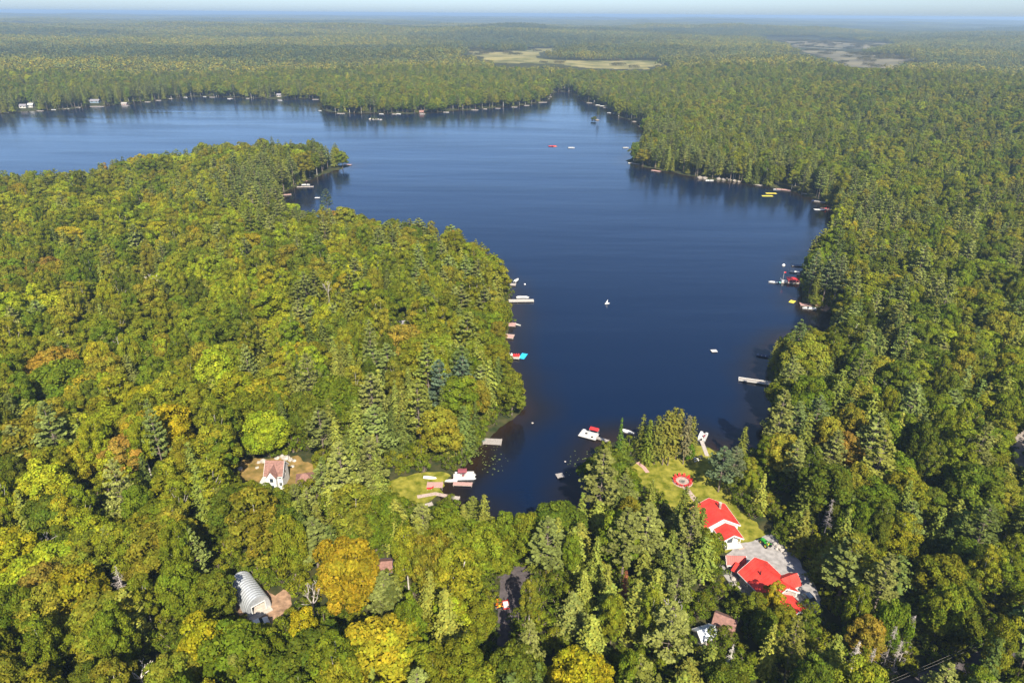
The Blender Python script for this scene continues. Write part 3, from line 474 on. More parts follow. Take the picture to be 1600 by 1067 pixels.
def hullmesh(L, w, h, flat=.0):
    n_ = 9; gun, bot, inn, flo = [], [], [], []
    for i in range(n_):
        t = i/(n_-1); x = -L/2+L*t; f = (1-max(0, (t-.35)/.65)**2.4)*(.82+.18*min(1, t*4)); hw = max(.02, w/2*f); sheer = h*(1+.22*t*t)
        gun.append((x, hw, sheer)); bot.append((x-(.06*L*t*t), hw*.62, .02+.12*h*t**3)); inn.append((x-.02*L*t, max(.01, hw-.08), sheer)); flo.append((x-(.07*L*t*t), max(.01, hw*.58), h*.3+.1*t))
    m = MB(); rows = [gun, bot]; vs_ = []
    for row in (bot, gun, inn, flo):
        vs_ += row+[(x, -y, z) for x, y, z in row]
    fs_ = []; k = n_
    def band(r0, r1):
        for i in range(k-1): fs_.append((r0*2*k+i, r0*2*k+i+1, r1*2*k+i+1, r1*2*k+i)); fs_.append((r0*2*k+k+i, r0*2*k+k+i+1, r1*2*k+k+i+1, r1*2*k+k+i))
        fs_.append((r0*2*k, r1*2*k, r1*2*k+k, r0*2*k+k)); fs_.append((r0*2*k+k-1, r1*2*k+k-1, r1*2*k+2*k-1, r0*2*k+2*k-1))
    band(0, 1); band(1, 2); band(2, 3)
    for i in range(k-1): fs_.append((i, i+1, k+i+1, k+i)); fs_.append((6*k+i, 6*k+i+1, 7*k+i+1, 7*k+i))
    m.add(vs_, fs_); return m
def boat(label, loc, rz, hm_, L=4.8, name='motor_boat', motor=True, screen=False, group='boats on the lake', cat='boat', seat=None):
    t = thing(name, label, cat, (loc[0], loc[1], -.12 if loc[2] < .1 else loc[2]), rz, group); w = L*.38 if motor else L*.27; obj('hull', hullmesh(L, w, .62 if motor else .42), hm_, t)
    for x in (-.26*L, .05*L): m = MB(); m.box(x-.14, x+.14, -w*.38, w*.38, .40, .46) if motor else m.box(x-.1, x+.1, -w*.34, w*.34, .28, .33); obj('bench', m, seat or M['offwhite'], t)
    if motor: m = MB(); m.box(-L/2-.42, -L/2-.06, -.16, .16, .45, 1.0); m.box(-L/2-.3, -L/2-.15, -.06, .06, -.1, .45); obj('outboard_motor', m, M['dark'], t)
    if screen: m = MB(); m.slab([(.1*L, -w*.36, .72), (.1*L, w*.36, .72), (.02*L, w*.3, 1.1), (.02*L, -w*.3, 1.1)], .03); obj('windscreen', m, M['glass'], t)
    return t
def pontoon(label, loc, rz, canopy, L=6.4, side=None):
    t = thing('pontoon_boat', label, 'pontoon boat', (loc[0], loc[1], 0), rz, 'pontoon boats')
    for s in (-1, 1): m = MB(); m.tube((-L/2, s*.85, .12), (L/2-.6, s*.85, .12), .33, .33, 10); m.tube((L/2-.6, s*.85, .12), (L/2+.1, s*.85, .25), .33, .06, 10); obj('float', m, M['steel'], t)
    m = MB(); m.box(-L/2, L/2-.2, -1.2, 1.2, .47, .56); obj('deck', m, M['offwhite'], t)
    for y in (-1.18, 1.13): m = MB(); m.box(-L/2+.4, L/2-.5, y, y+.05, .62, 1.25); obj('side_panel', m, side or M['white'], t)
    m = MB(); m.box(L/2-.55, L/2-.5, -1.12, -.4, .62, 1.25); m.box(L/2-.55, L/2-.5, .4, 1.12, .62, 1.25); obj('front_panel', m, side or M['white'], t)
    for x, y in ((L/2-1.5, -.85), (L/2-1.5, .85), (-L/2+1.2, -.8), (-L/2+1.2, .8)): m = MB(); m.box(x-.7, x+.7, y-.28, y+.28, .57, .95); yb = y+(.2 if y > 0 else -.2); m.box(x-.7, x+.7, yb-.07, yb+.07, .95, 1.3); obj('seat', m, M['white'], t)
    m = MB(); m.box(-.6, -.1, -.75, -.2, .57, 1.4); obj('helm_console', m, M['maroon'], t); m = MB(); m.box(-L/2-.35, -L/2-.02, -.2, .2, .3, 1.15); obj('outboard_motor', m, M['dark'], t)
    if canopy:
        cv = MB(); cv.slab([(-1.9, -1.05, 2.45), (.7, -1.05, 2.45), (.7, 0, 2.62), (-1.9, 0, 2.62)], .07); cv.slab([(-1.9, 0, 2.62), (.7, 0, 2.62), (.7, 1.05, 2.45), (-1.9, 1.05, 2.45)], .07); co = obj('canopy', cv, canopy, t); m = MB()
        for x in (-1.7, .5):
            for y in (-1.02, 1.02): m.tube((-.6+(x+.6)*.3, y*1.1, 1.2), (x, y, 2.42), .025, .025, 5)
        obj('canopy_frame', m, M['steel'], co)
    return t
def raft(label, px, py, w, l, m_, rz=.2, name='swim_raft', edge=None):
    t = thing(name, label, 'raft', W(px, py, 0), rz, 'floating rafts and mats'); m = MB(); n_ = max(4, int(l/.34))
    for i in range(n_): m.box(-l/2+i*l/n_, -l/2+(i+1)*l/n_-.03, -w/2, w/2, .38, .45)
    obj('deck', m, m_, t); m = MB()
    for s in (-1, 1): m.box(-l/2+.1, l/2-.1, s*w*.33-.22, s*w*.33+.22, -.15, .375)
    obj('float', m, edge or M['dark'], t); return t
def mat_(label, px, py, w, l, m_, rz=.2):
    t = thing('floating_mat', label, 'floating mat', W(px, py, 0), rz, 'floating rafts and mats'); m = MB(); m.box(-l/2, l/2, -w/2, w/2, -.02, .1); obj('pad', m, m_, t); m = MB()
    for s in (-1, 1): m.box(-l/2, l/2, s*w/2-.06, s*w/2+.06, .1, .16)
    obj('edge_roll', m, m_, t); return t
# left shore of the near bay
t = dock((746, 687), (756, 688), 1.3, M['grey'], 'short grey gangway joining the plank dock to the shore'); dock((755, 688.5), (784, 690), 3.0, M['grey'], 'square grey plank dock on the left bank, north of the pontoon boat', plank=.42)
boat('teal kayak lying beside the short gangway of the plank dock', W(750, 691, .1), .4, M['teal'], 3.6, 'kayak', False)
pontoon('pontoon boat with a maroon canopy moored beside the left lawn', W(726, 746, 0), .05, M['maroon'], side=M['offwhite'])
dock((708, 755), (738, 756), 1.5, M['pink'], 'pinkish plank dock in front of the maroon-topped pontoon boat', group='docks along the lake')
boat('white rowing boat against the left end of the pinkish plank dock', W(703, 752, 0), .05+math.pi, M['white'], 4.2, 'rowing_boat', False)
t = boat('white boat lying upturned on the small left lawn', W(672, 744.5, 1.35), -.1, M['white'], 3.8, 'rowing_boat', False, cat='boat'); t.rotation_euler = (math.pi, 0, -.1)
dock((667, 757), (692, 757), 2.4, M['pink'], 'pinkish plank deck on the edge of the small left lawn', z=1.0, name='deck', posts=True, group='docks along the lake')
def lounge(label, px, py, z, rz, cm):
    t = thing('lounge_chair', label, 'chair', W(px, py, z), rz, 'lounge chairs'); m = MB(); m.box(-.9, .5, -.32, .32, .3, .37); obj('seat', m, cm, t); m = MB(); m.slab([(.5, -.32, .37), (.5, .32, .37), (1.0, .32, .85), (1.0, -.32, .85)], .06); obj('backrest', m, cm, t)
    for x in (-.8, .4):
        for y in (-.27, .27): m = MB(); m.box(x-.03, x+.03, y-.03, y+.03, 0, .3); obj('leg', m, M['white'], t)
lounge('red lounge chair on the small left lawn below the pinkish deck', 672, 764, .82, .1, M['red'])
dock((661, 790), (676, 786), 1.3, M['pale'], 'pale boardwalk stub half hidden by trees below the left lawn', z=1.0, name='boardwalk'); dock((700, 775), (718, 778), 1.3, M['pale'], 'pale boardwalk among trees right of the red lounge chair', z=1.0, name='boardwalk')
# left bank, going away
dock((770, 555), (812, 558.5), 2.3, M['pale'], 'long pale dock with red chairs reaching out from the left bank', rail=M['white']); mat_('bright blue swim mat at the end of the long pale dock', 817.5, 556.5, 2.2, 4.6, M['blue'], 1.25)
for i, q in enumerate((803, 806.5, 810)): make_chair('garden_chair', ['left of the three red chairs on the long pale dock', 'middle of the three red chairs on the long pale dock', 'right of the three red chairs on the long pale dock'][i], 'chairs on the docks', M['red'], W(q, 557.2, .56), 2.9)
for i, q in enumerate((795, 799)): make_chair('garden_chair', ['white chair on the long pale dock, nearer the shore', 'white chair on the long pale dock, next to the red chairs'][i], 'chairs on the docks', M['white'], W(q, 556.5, .56), 2.9)
dock((780, 524), (803, 526), 3.4, M['pink'], 'brownish square dock on the left bank above the long pale dock', plank=.5, rail=M['pale'])
dock((785, 506), (806, 507), 3.6, M['pink'], 'pinkish square dock on the left bank, second above the long pale dock'); boat('grey rowing boat off the corner of the pinkish square dock', W(809, 508, 0), -.5, M['offwhite'], 3.2, 'rowing_boat', False)
dock((795, 470), (834, 469.5), 2.2, M['pale'], 'white-edged dock on the left bank with a covered boat behind', rail=M['white'])
t = boat('white boat under a cover behind the white-edged dock', W(817, 466, 0), .05, M['white'], 6.0, 'motor_boat', True); m = MB(); m.slab([(-2.6, -.95, .75), (2.0, -.7, .85), (2.0, 0, 1.15), (-2.6, 0, 1.2)], .05); m.slab([(-2.6, 0, 1.2), (2.0, 0, 1.15), (2.0, .7, .85), (-2.6, .95, .75)], .05); obj('boat_cover', m, M['white'], t)
boat('white motor boat at the shore north of the white-edged dock', W(807, 439, 0), 1.2, M['white'], 4.8, screen=True); dock((797, 444), (806, 444.5), 2.6, M['pale'], 'small pale dock beside the white motor boat on the left bank')
def buoy(label, px, py, r=.45, m_=None): o = obj('buoy', MB().rock((0, 0, .1), r, 1.0, 2), m_ or M['white']); o.location = W(px, py, 0); tag(o, label, 'buoy', 'buoys on the lake')
buoy('white mooring buoy off the white motor boat on the left bank', 820, 444.5)
t = thing('sailing_dinghy', 'tiny white sailing dinghy alone in the middle of the lake', 'boat', W(949, 475, 0), .3, 'boats on the lake'); obj('hull', hullmesh(3.2, 1.2, .4), M['white'], t); m = MB(); m.tube((.2, 0, .3), (.2, 0, 3.2), .04, .03, 5); obj('mast', m, M['steel'], t); m = MB(); m.add([(.15, .02, .7), (-1.3, .02, .8), (.15, .02, 3.0), (.15, -.02, .7), (-1.3, -.02, .8), (.15, -.02, 3.0)], [(0, 1, 2), (5, 4, 3), (0, 3, 4, 1), (1, 4, 5, 2), (2, 5, 3, 0)]); obj('sail', m, M['white'], t); t.scale = (.75, .75, .75)
# the peninsula's raft with a red awning, its ramp, and things round the near point
t = thing('pontoon_raft', 'floating raft with white seats and a red awning off the wooded point', 'raft', W(920, 681, 0), -.45, 'floating rafts and mats')
m = MB()
for i in range(14): m.box(-2.9+i*.415, -2.9+i*.415+.39, -2, 2, .40, .48)
obj('deck', m, M['offwhite'], t); m = MB(); [m.box(-2.8, 2.8, y-.3, y+.3, -.15, .395) for y in (-1.5, 0, 1.5)]; obj('float', m, M['dark'], t)
m = MB(); m.slab([(-.2, .5, 2.2), (2.7, .5, 2.2), (2.7, 1.9, 2.45), (-.2, 1.9, 2.45)], .06); aw = obj('awning', m, M['red'], t); m = MB()
for x in (-.1, 2.6):
    for y, z in ((.55, 2.14), (1.85, 2.38)): m.tube((x, y, .48), (x, y, z), .035, .035, 5)
obj('awning_post', m, M['white'], aw)
for x, y in ((-1.9, .9), (-1.9, -.2), (.6, -.9)): m = MB(); m.box(x-.45, x+.45, y-.35, y+.35, .485, .85); m.box(x-.45, x+.45, y+.2, y+.35, .85, 1.25); obj('bench', m, M['white'], t)
for x, y in ((-1.0, .3), (1.3, -.9)): m = MB(); m.tube((x, y, .485), (x, y, .6), .42, .42, 10); obj('inner_tube', m, M['dark'], t)
dock((932, 683), (951, 689), 1.2, M['grey'], 'grey gangway from the awning raft to the wooded point'); boat('white boat behind the narrow spruce at the wooded point', W(981, 676, 0), -.5, M['white'], 4.2)
raft('grey square swim raft floating in the near bay', 875, 744.5, 2.1, 2.2, M['grey'], .3)
for i, (qx, qy, r) in enumerate([(927, 745, .35), (934, 745.5, .35), (883, 721, .3), (832, 661, .4)]): o = obj('rock', MB().rock((0, 0, .02), r, .7), M['palerock']); o.location = W(qx, qy, 0); tag(o, ['left of the two pale rocks in the water below the point', 'right of the two pale rocks in the water below the point', 'pale rock alone in the bay above the grey raft', 'pale rock in the water off the left bank'][i], 'rock', 'rocks in the shallows')
pontoon('white boat at the lawn shore right of the grove', W(1098, 684, 0), 1.1, None, 4.4); dock((1096, 688), (1105, 712), 1.2, M['pale'], 'narrow pale walkway from the lawn to the white boat', z=.9, name='walkway')
boat('white dinghy ashore by the lone pointed conifer', W(1162, 716, .85), 2.2, M['white'], 3.4, 'rowing_boat', False); boat('pink canoe beside the white dinghy by the pointed conifer', W(1168, 717, .85), 1.5, M['pink'], 3.6, 'canoe', False)
# right shore
dock((1213, 600), (1154, 591.5), 2.3, M['grey'], 'long grey dock with white edges on the right shore', rail=M['white']); boat('dark blue boat in the shade above the long grey dock', W(1191, 557, 0), 2.8, M['navy'], 4.6)
raft('white square raft alone off the right shore', 1115.5, 549.5, 2.0, 2.4, M['offwhite'], .1); mat_('yellow floating mat beside the rocky point on the right shore', 1238, 471.5, 2.2, 3.4, M['yellow'], .9)
t = thing('boathouse', 'maroon boathouse raft with a white front and a flagpole on the right shore', 'boathouse', W(1234, 441, 0), -.08); m = MB(); m.box(-4.6, 4.6, -1.8, 1.8, -.1, .45); obj('base', m, M['pale'], t); m = MB(); m.box(-1.4, 4.2, -1.4, 1.4, .455, 1.7); obj('cabin', m, M['maroon'], t); m = MB(); m.slab([(-1.6, -1.6, 1.8), (4.4, -1.6, 1.8), (4.4, 1.6, 2.1), (-1.6, 1.6, 2.1)], .1); obj('roof', m, M['red'], t)
m = MB(); m.box(-4.4, -1.6, -1.5, -1.42, .46, 1.5); m.box(-4.4, -4.3, -1.5, 1.5, .46, 1.5); obj('front_rail', m, M['white'], t); m = MB(); m.tube((-3.6, 0, .45), (-3.6, 0, 5.6), .05, .04, 6); fp = obj('flagpole', m, M['white'], t); m = MB(); m.box(-3.55, -2.7, -.02, .02, 4.8, 5.4); obj('flag', m, M['red'], fp)
for x in (0, 1.6, 3.2): m = MB(); m.box(x-.35, x+.35, -1.46, -1.403, .8, 1.4); obj('window', m, M['glass'], t)
boat('white skiff left of the maroon boathouse', W(1208, 442, 0), 2.9, M['white'], 4.6); mat_('pale turquoise mat between the skiff and the maroon boathouse', 1217, 441.5, 1.4, 2.6, mat('turquoise', (.25, .55, .52), .5), 0.); boat('white boat behind the maroon boathouse', W(1241, 426, 0), 2.9, M['white'], 5.4, screen=True); dock((1258, 430), (1245, 428), 2, M['pink'], 'pinkish dock behind the maroon boathouse'); buoy('white mooring buoy above the maroon boathouse', 1224.5, 415, .8); dock((1256, 415), (1237, 414), 2.2, M['navy'], 'dark dock in the shade above the maroon boathouse')
dock((1290, 478), (1250, 475), 3.2, M['pink'], 'pinkish dock along the rocky point on the right shore'); boat('white motor boat in front of the rocky point dock', W(1264, 483, 0), 3.0, M['white'], 6.2, screen=True); boat('small white skiff right of the white motor boat at the rocky point', W(1280, 481, 0), 3.0, M['white'], 3.4, 'rowing_boat', False)
for i, q in enumerate((1255, 1259, 1263)): make_chair('garden_chair', ['left of the three dark chairs on the rocky point dock', 'middle of the three dark chairs on the rocky point dock', 'right of the three dark chairs on the rocky point dock'][i], 'chairs on the docks', M['dark'], W(q, 474.8, .56), .2)
structure('rocky_point', MB().rock((*tuple(W(1294, 478, 0))[:2], .2), 7.5, .14, 2), M['dirt'])
# peninsula on the left, docks
dock((464, 292), (490, 291.5), 2.4, M['pale'], 'white dock with a boat in the shade of the left peninsula'); boat('white motor boat moored behind the shaded peninsula dock', W(478, 289.5, 0), .1, M['white'], 6.5, screen=True); dock((473, 279), (486, 278), 3.4, M['pink'], 'pinkish dock under the pines of the left peninsula'); raft('small pinkish raft between the two peninsula docks', 477, 284, 2.6, 3.2, M['pink'], .1); raft('small white raft in the cove of the left peninsula', 496, 310, 2.4, 3.6, M['white'], 0)
dock((438, 305), (455, 303.5), 2.6, M['pink'], 'pinkish dock at the inner end of the peninsula cove'); dock((537, 257), (549, 257.5), 2.6, M['pink'], 'pinkish dock at the very tip of the left peninsula'); boat('white rowing boat beside the dock at the peninsula tip', W(532, 262, 0), .3, M['white'], 3.6, 'rowing_boat', False)
# open water
t = boat('red and white motor boat far out in the middle of the lake', W(863, 229, 0), .2, M['red'], 7.5, screen=True, seat=M['white']); mat_('orange towable tube beside the far red boat', 867, 229, 3.0, 4, M['orange'], .4)
boat('small pale boat right of the far red motor boat', W(893, 231.5, 0), .0, M['white'], 6.5); boat('small pale boat near the right-hand headland tip', W(978, 231.5, 0), .1, M['offwhite'], 6)
# right cove, far side
for A, B, w, mm, lb in [((1190, 290), (1178, 288), 3, 'pale', 'pale dock left of the yellow mats on the far right bank'), ((1236, 297.5), (1212, 295), 3.6, 'pink', 'pinkish dock with a white boat on the far right bank'), ((1268, 303), (1252, 302), 3.2, 'pale', 'pale dock in shade at the end of the far right bank'), ((1290, 316), (1272, 314), 2.6, 'grey', 'grey dock with the dark blue boat in the right cove'), ((1300, 327), (1281, 325.5), 3.2, 'pink', 'pinkish dock with red chairs at the end of the right cove'), ((1000, 257), (985, 254.5), 2.6, 'pale', 'pale dock at the tip of the right headland'), ((1032, 268), (1018, 266), 3, 'pink', 'pinkish dock just right of the headland tip')]:
    dock(A, B, w, M[mm], lb, posts=False)
boat('white motor boat in front of the brown shore rocks on the far right bank', W(1109, 283, 0), .1, M['white'], 7, screen=True); mat_('upper yellow mat floating off the far right bank', 1205, 302.5, 2.5, 8, M['yellow'], 0.); mat_('lower yellow mat floating off the far right bank', 1199, 306.5, 2.5, 8, M['yellow'], 0.); boat('white boat at the left end of the pinkish dock on the far right bank', W(1214, 297, 0), 3.0, M['white'], 6, screen=True); boat('dark blue boat in the right cove', W(1274, 314.5, 0), 3.1, M['navy'], 6, screen=True); raft('white raft at the end of the right cove', 1280, 328.5, 3, 7, M['white'], 0); boat('white boat at the right headland tip dock', W(986, 255.5, 0), .3, M['white'], 5.5)
for i, q in enumerate((1286, 1290, 1294)): make_chair('garden_chair', ['left of the three red chairs on the cove-end dock', 'middle of the three red chairs on the cove-end dock', 'right of the three red chairs on the cove-end dock'][i], 'chairs on the docks', M['red'], W(q, 326.3, .56), .0)
for i, (qx, qy) in enumerate([(1093, 279), (1101, 279.5), (1122, 281), (1130, 282), (1140, 283), (1147, 284), (1154, 285), (1136, 281)]):
    o = obj('boulder', MB().rock((0, 0, .6), 2.6-.15*i, .6), M['rock']); o.location = W(qx, qy, 0); tag(o, f"{['first', 'second', 'third', 'fourth', 'fifth', 'sixth', 'seventh'][i]} brown rock from the left on the far right bank" if i < 7 else 'brown rock set back among those on the far right bank', 'boulder', 'rocks of the far right bank')
# docks and boats dotted along the far shores
OW = ['first', 'second', 'third', 'fourth', 'fifth', 'sixth', 'seventh', 'eighth', 'ninth', 'tenth', 'eleventh', 'twelfth', 'thirteenth', 'fourteenth', 'fifteenth', 'sixteenth', 'seventeenth', 'eighteenth']
proto_d = None; proto_b = None
def run(spots, kind, where):
    global proto_d, proto_b
    for i, (px, py, s) in enumerate(spots):
        p = W(px, py, 0)
        if kind == 'dock':
            lb = f'small pale dock on the {where}, {OW[i]} from the left'
            if proto_d is None:
                t = proto_d = thing('dock', lb, 'dock', p, 0, 'docks along the far shores'); m = MB(); m.box(-3, 3, -1.2, 1.2, .4, .55); obj('planking', m, M['pale'], t); m = MB(); m.box(-2.8, 2.8, -1, 1, -.5, .395); obj('frame', m, M['grey'], t)
            t = proto_d if i == 0 and proto_d.location == p else dup(proto_d, p, random.uniform(-.3, .3), lb, 'docks along the far shores', (s, 1.1, 1))
        else:
            lb = f'small white boat on the {where}, {OW[i]} from the left'
            if proto_b is None: proto_b = boat(lb, p, .2, M['white'], 5.5, group='boats along the far shores')
            else: dup(proto_b, (p.x, p.y, -.12), random.uniform(-.4, .4), lb, 'boats along the far shores', (s, s, s))
run([(10, 176.5, 2.2), (63, 174, 1.6), (100, 170.5, 1.2), (122, 168.5, 1.2), (152, 167, 3.2), (196, 165.5, 2.0), (231, 160, 1.4), (248, 157.5, 1.2), (267, 155, 1.0), (332, 152.5, 1.6), (360, 154.5, 1.5), (387, 154.5, .9), (493, 156, 1.6)], 'dock', 'far left shore')
run([(84, 172, 1.1), (106, 170.5, .8), (290, 152.8, 1.2), (320, 151.8, 1.0), (358, 155.3, 1.0), (438, 157.5, 1.1), (500, 173.5, .9)], 'boat', 'far left shore')
run([(533, 178, 1.8), (617, 179, 1.2), (660, 179, 1.2), (697, 176, 1.2), (742, 172.5, 1.6), (758, 171, .9), (778, 170, 1.2), (804, 168, 1.4), (823, 165.5, 1.3), (848, 160.5, 2.2), (858, 152, 1.4)], 'dock', 'wooded headland')
run([(596, 178.8, 1.1), (623, 178.6, 1.2), (699, 176.2, .9), (856, 155, .9)], 'boat', 'wooded headland')
run([(906, 151, 1.3), (923, 161.5, 2.0), (946, 168.5, 1.0), (955, 169, 1.0), (992, 190.5, 1.1), (1003, 198, 1.3), (1025, 198.5, .7)], 'dock', 'far right arm')
run([(934, 165, 1.2), (941, 166.3, 1.2), (952, 177, 1.0), (956, 171, .9), (961, 178, 1.1), (963, 175, .9), (1002, 195, .9)], 'boat', 'far right arm')
# islets
p = W(585, 187, 0); t = thing('rocky_islet', 'low rocky islet with small shrubs off the wooded headland', 'islet', p); m = MB()
for k in range(9): m.rock((random.uniform(-9, 9), random.uniform(-3, 3), .1), random.uniform(1.2, 2.6), .5)
obj('rock', m, M['palerock'], t); ISL = [(p, 3), ]
p = W(930, 188, 0); t = thing('wooded_islet', 'small islet with one tall thin tree on the far right arm', 'islet', p); m = MB()
for k in range(6): m.rock((random.uniform(-4, 4), random.uniform(-2, 2), .1), random.uniform(1.2, 2.4), .5)
obj('rock', m, M['rock'], t)
# lily pads and shallows
m = MB()
for k in range(55):
    px_ = random.gauss(765, 11); py_ = random.gauss(716, 11)
    if not inpoly([px_], [py_], WATER_VIS)[0]: continue
    p = W(px_, py_, 0); r_ = random.uniform(.1, .26); a0 = random.uniform(0, 6)
    m.add([(p.x+r_*math.cos(a0+a*.92), p.y+r_*math.sin(a0+a*.92), .012+.003*random.random()) for a in range(7)], [tuple(range(7))])
for k in range(40):
    px_ = random.uniform(885, 935); py_ = random.uniform(700, 745); p = W(px_, py_, 0); r_ = random.uniform(.1, .25); m.add([(p.x+r_*math.cos(a*.92), p.y+r_*math.sin(a*.92), .012+.003*random.random()) for a in range(7)], [tuple(range(7))])
obj('lily_pads', m, M['pad'], kind='stuff')
# overhead line along the near road
t = thing('power_line', 'thin overhead power line along the shaded road at the bottom right', 'power line', (0, 0, 0)); a = W(1330, 1090, 8.5); b = W(1640, 955, 8.5)
for i, e in enumerate((a, b)): m = MB(); m.tube((e.x, e.y, .6), (e.x, e.y, 9), .14, .11, 8); m.box(e.x-.9, e.x+.9, e.y-.05, e.y+.05, 8.35, 8.48); obj('pole', m, M['grey'], t)
for k in (-.7, .7):
    m = MB(); pts_ = [a.lerp(b, i/10)+Vector((k, 0, .1-1.2*(1-(i/5-1)**2)*.6)) for i in range(11)]
    for i in range(10): m.tube(tuple(pts_[i]), tuple(pts_[i+1]), .011, .011, 4)
    obj('cable', m, M['grey'], t)

# ------------------------------------------------------------------ trees: crowns of leaf clumps on limbs
def quads(C, N, S, var, droop=None):
    k = len(C); a = rng.normal(size=(k, 3)); T = np.cross(N, a); T /= np.linalg.norm(T, axis=1)[:, None]+1e-9; B = np.cross(N, T)
    s = S[:, None]; e = rng.uniform(.6, 1.15, (k, 1)); f = rng.uniform(-.25, .25, (k, 1))
    V = np.stack([C-T*s, C-B*s*e+T*s*f, C+T*s*1.1, C+B*s*e-T*s*f], 1).reshape(-1, 3)
    return V, np.repeat(var, 4, axis=0)
def crownmesh(name, parts, m):
    V = np.concatenate([p[0] for p in parts]); A = np.concatenate([p[1] for p in parts]); k = len(V)//4
    me = bpy.data.meshes.new(name); me.vertices.add(len(V)); me.loops.add(len(V)); me.polygons.add(k)
    me.vertices.foreach_set('co', V.astype(np.float32).ravel()); me.loops.foreach_set('vertex_index', np.arange(len(V), dtype=np.int32)); me.polygons.foreach_set('loop_start', np.arange(0, len(V), 4, dtype=np.int32))
    at = me.attributes.new('clump', 'FLOAT_COLOR', 'POINT'); at.data.foreach_set('color', np.concatenate([A, np.ones((len(A), 1))], 1).astype(np.float32).ravel())
    me.materials.append(m); me.update(calc_edges=True); me.validate(); return me
def unit(v): return v/(np.linalg.norm(v, axis=-1, keepdims=True)+1e-9)
def clumpvar(n, lobe, a=.3):
    b = lobe*rng.uniform(1-a, 1+a, n); w = rng.uniform(-.12, .12, n); return np.stack([b*(1+w), b, b*(1-w*.5)], 1)
def broadleaf(R, H, base, nl, seed, flat=1., per=85):
    parts = []; c0 = np.array([0, 0, base+(H-base)*.46]); az = rng.uniform(0, 6.28, 3); lob = []
    for i in range(nl):
        z = 1-(i+.5)/nl*1.62; ph = i*2.39996+rng.uniform(-.5, .5); rr = math.sqrt(max(0, 1-min(1, z*z)))
        d = np.array([rr*math.cos(ph), rr*math.sin(ph), z]); w = 1+.16*math.sin(2*ph+az[0])+.13*math.sin(3*ph+az[1])
        q = rng.uniform(.62, .92); c = c0+d*np.array([R*w, R*w, (H-base)*.56*flat])*q; r = R*rng.uniform(.24, .40); lob.append((c, r))
        n = int(per*1.9*(r/(R*.32))**2); dv = unit(rng.normal(size=(n, 3))+unit(d)*.75+np.array([0, 0, .45])); k = rng.uniform(.72, 1.0, (n, 1))
        C = c+dv*r*k*np.array([1, 1, .78]); N = unit(dv*.9+rng.normal(size=(n, 3))*.42)
        parts.append(quads(C, N, rng.uniform(.15, .32, n)*R/5, clumpvar(n, rng.uniform(.82, 1.22), .38)*np.array([rng.uniform(.9, 1.12), 1, 1])))
    n = int(nl*7); dv = unit(rng.normal(size=(n, 3))); C = c0+dv*np.array([R, R, (H-base)*.5])*rng.uniform(.1, .62, (n, 1)); parts.append(quads(C, unit(rng.normal(size=(n, 3))), rng.uniform(.5, .9, n)*R/5, clumpvar(n, .9)))
    tb = MB(); tp = (rng.uniform(-.3, .3), rng.uniform(-.3, .3), base+(H-base)*.35); tb.tube((0, 0, -.4), tp, .32*R/5, .2*R/5, 7)
    for i in range(0, nl, max(1, nl//9)): tb.tube((tp[0]*.8, tp[1]*.8, tp[2]-rng.uniform(0, 2.5)), tuple(lob[i][0]), .13*R/5, .04, 4)
    return parts, tb
def conifer(R, H, base, lev, per, seed, droop=.25, prof=.85, rag=.25):
    parts = []; tb = MB(); tb.tube((0, 0, -.4), (0, 0, H*.97), .012*H, .03, 6); C = []; N = []; S = []; A = []
    for l in range(lev):
        t = (l+rng.uniform(-.3, .3))/lev; z = base+(H-base)*t; L = R*(max(0, 1-t)**prof+.05)*rng.uniform(1-rag, 1+rag*.4); nb = max(3, int(per*(.45+.55*(1-t)))); a0 = rng.uniform(0, 6.28)
        for b in range(nb):
            ph = a0+6.283*b/nb+rng.uniform(-.3, .3); Lb = L*rng.uniform(.7, 1.12); k = max(2, int(Lb/.42)); lb = rng.uniform(.82, 1.2); dr = np.array([math.cos(ph), math.sin(ph), 0]); sd = np.array([-dr[1], dr[0], 0])
            for j in range(k):
                u = (j+.6)/k
                for sgn in (-1, 0, 1):
                    if sgn and (u < .25 or rng.random() < .25): continue
                    p = dr*Lb*u + sd*sgn*Lb*.17*(1.15-u)*rng.uniform(.7, 1.5) + np.array([0, 0, z+Lb*(.12*u-droop*u*u)*1.2+rng.uniform(-.12, .12)]); C.append(p); N.append(unit(np.array([0, 0, 1.])+dr*.55+rng.normal(size=3)*.42)); S.append(rng.uniform(.22, .40)*(1.1-.35*u)); A.append(lb*rng.uniform(.75, 1.25))
    A = np.array(A); w = rng.uniform(-.1, .1, len(A)); parts.append(quads(np.array(C), np.array(N), np.array(S), np.stack([A*(1+w), A, A*(1-w)], 1)))
    return parts, tb
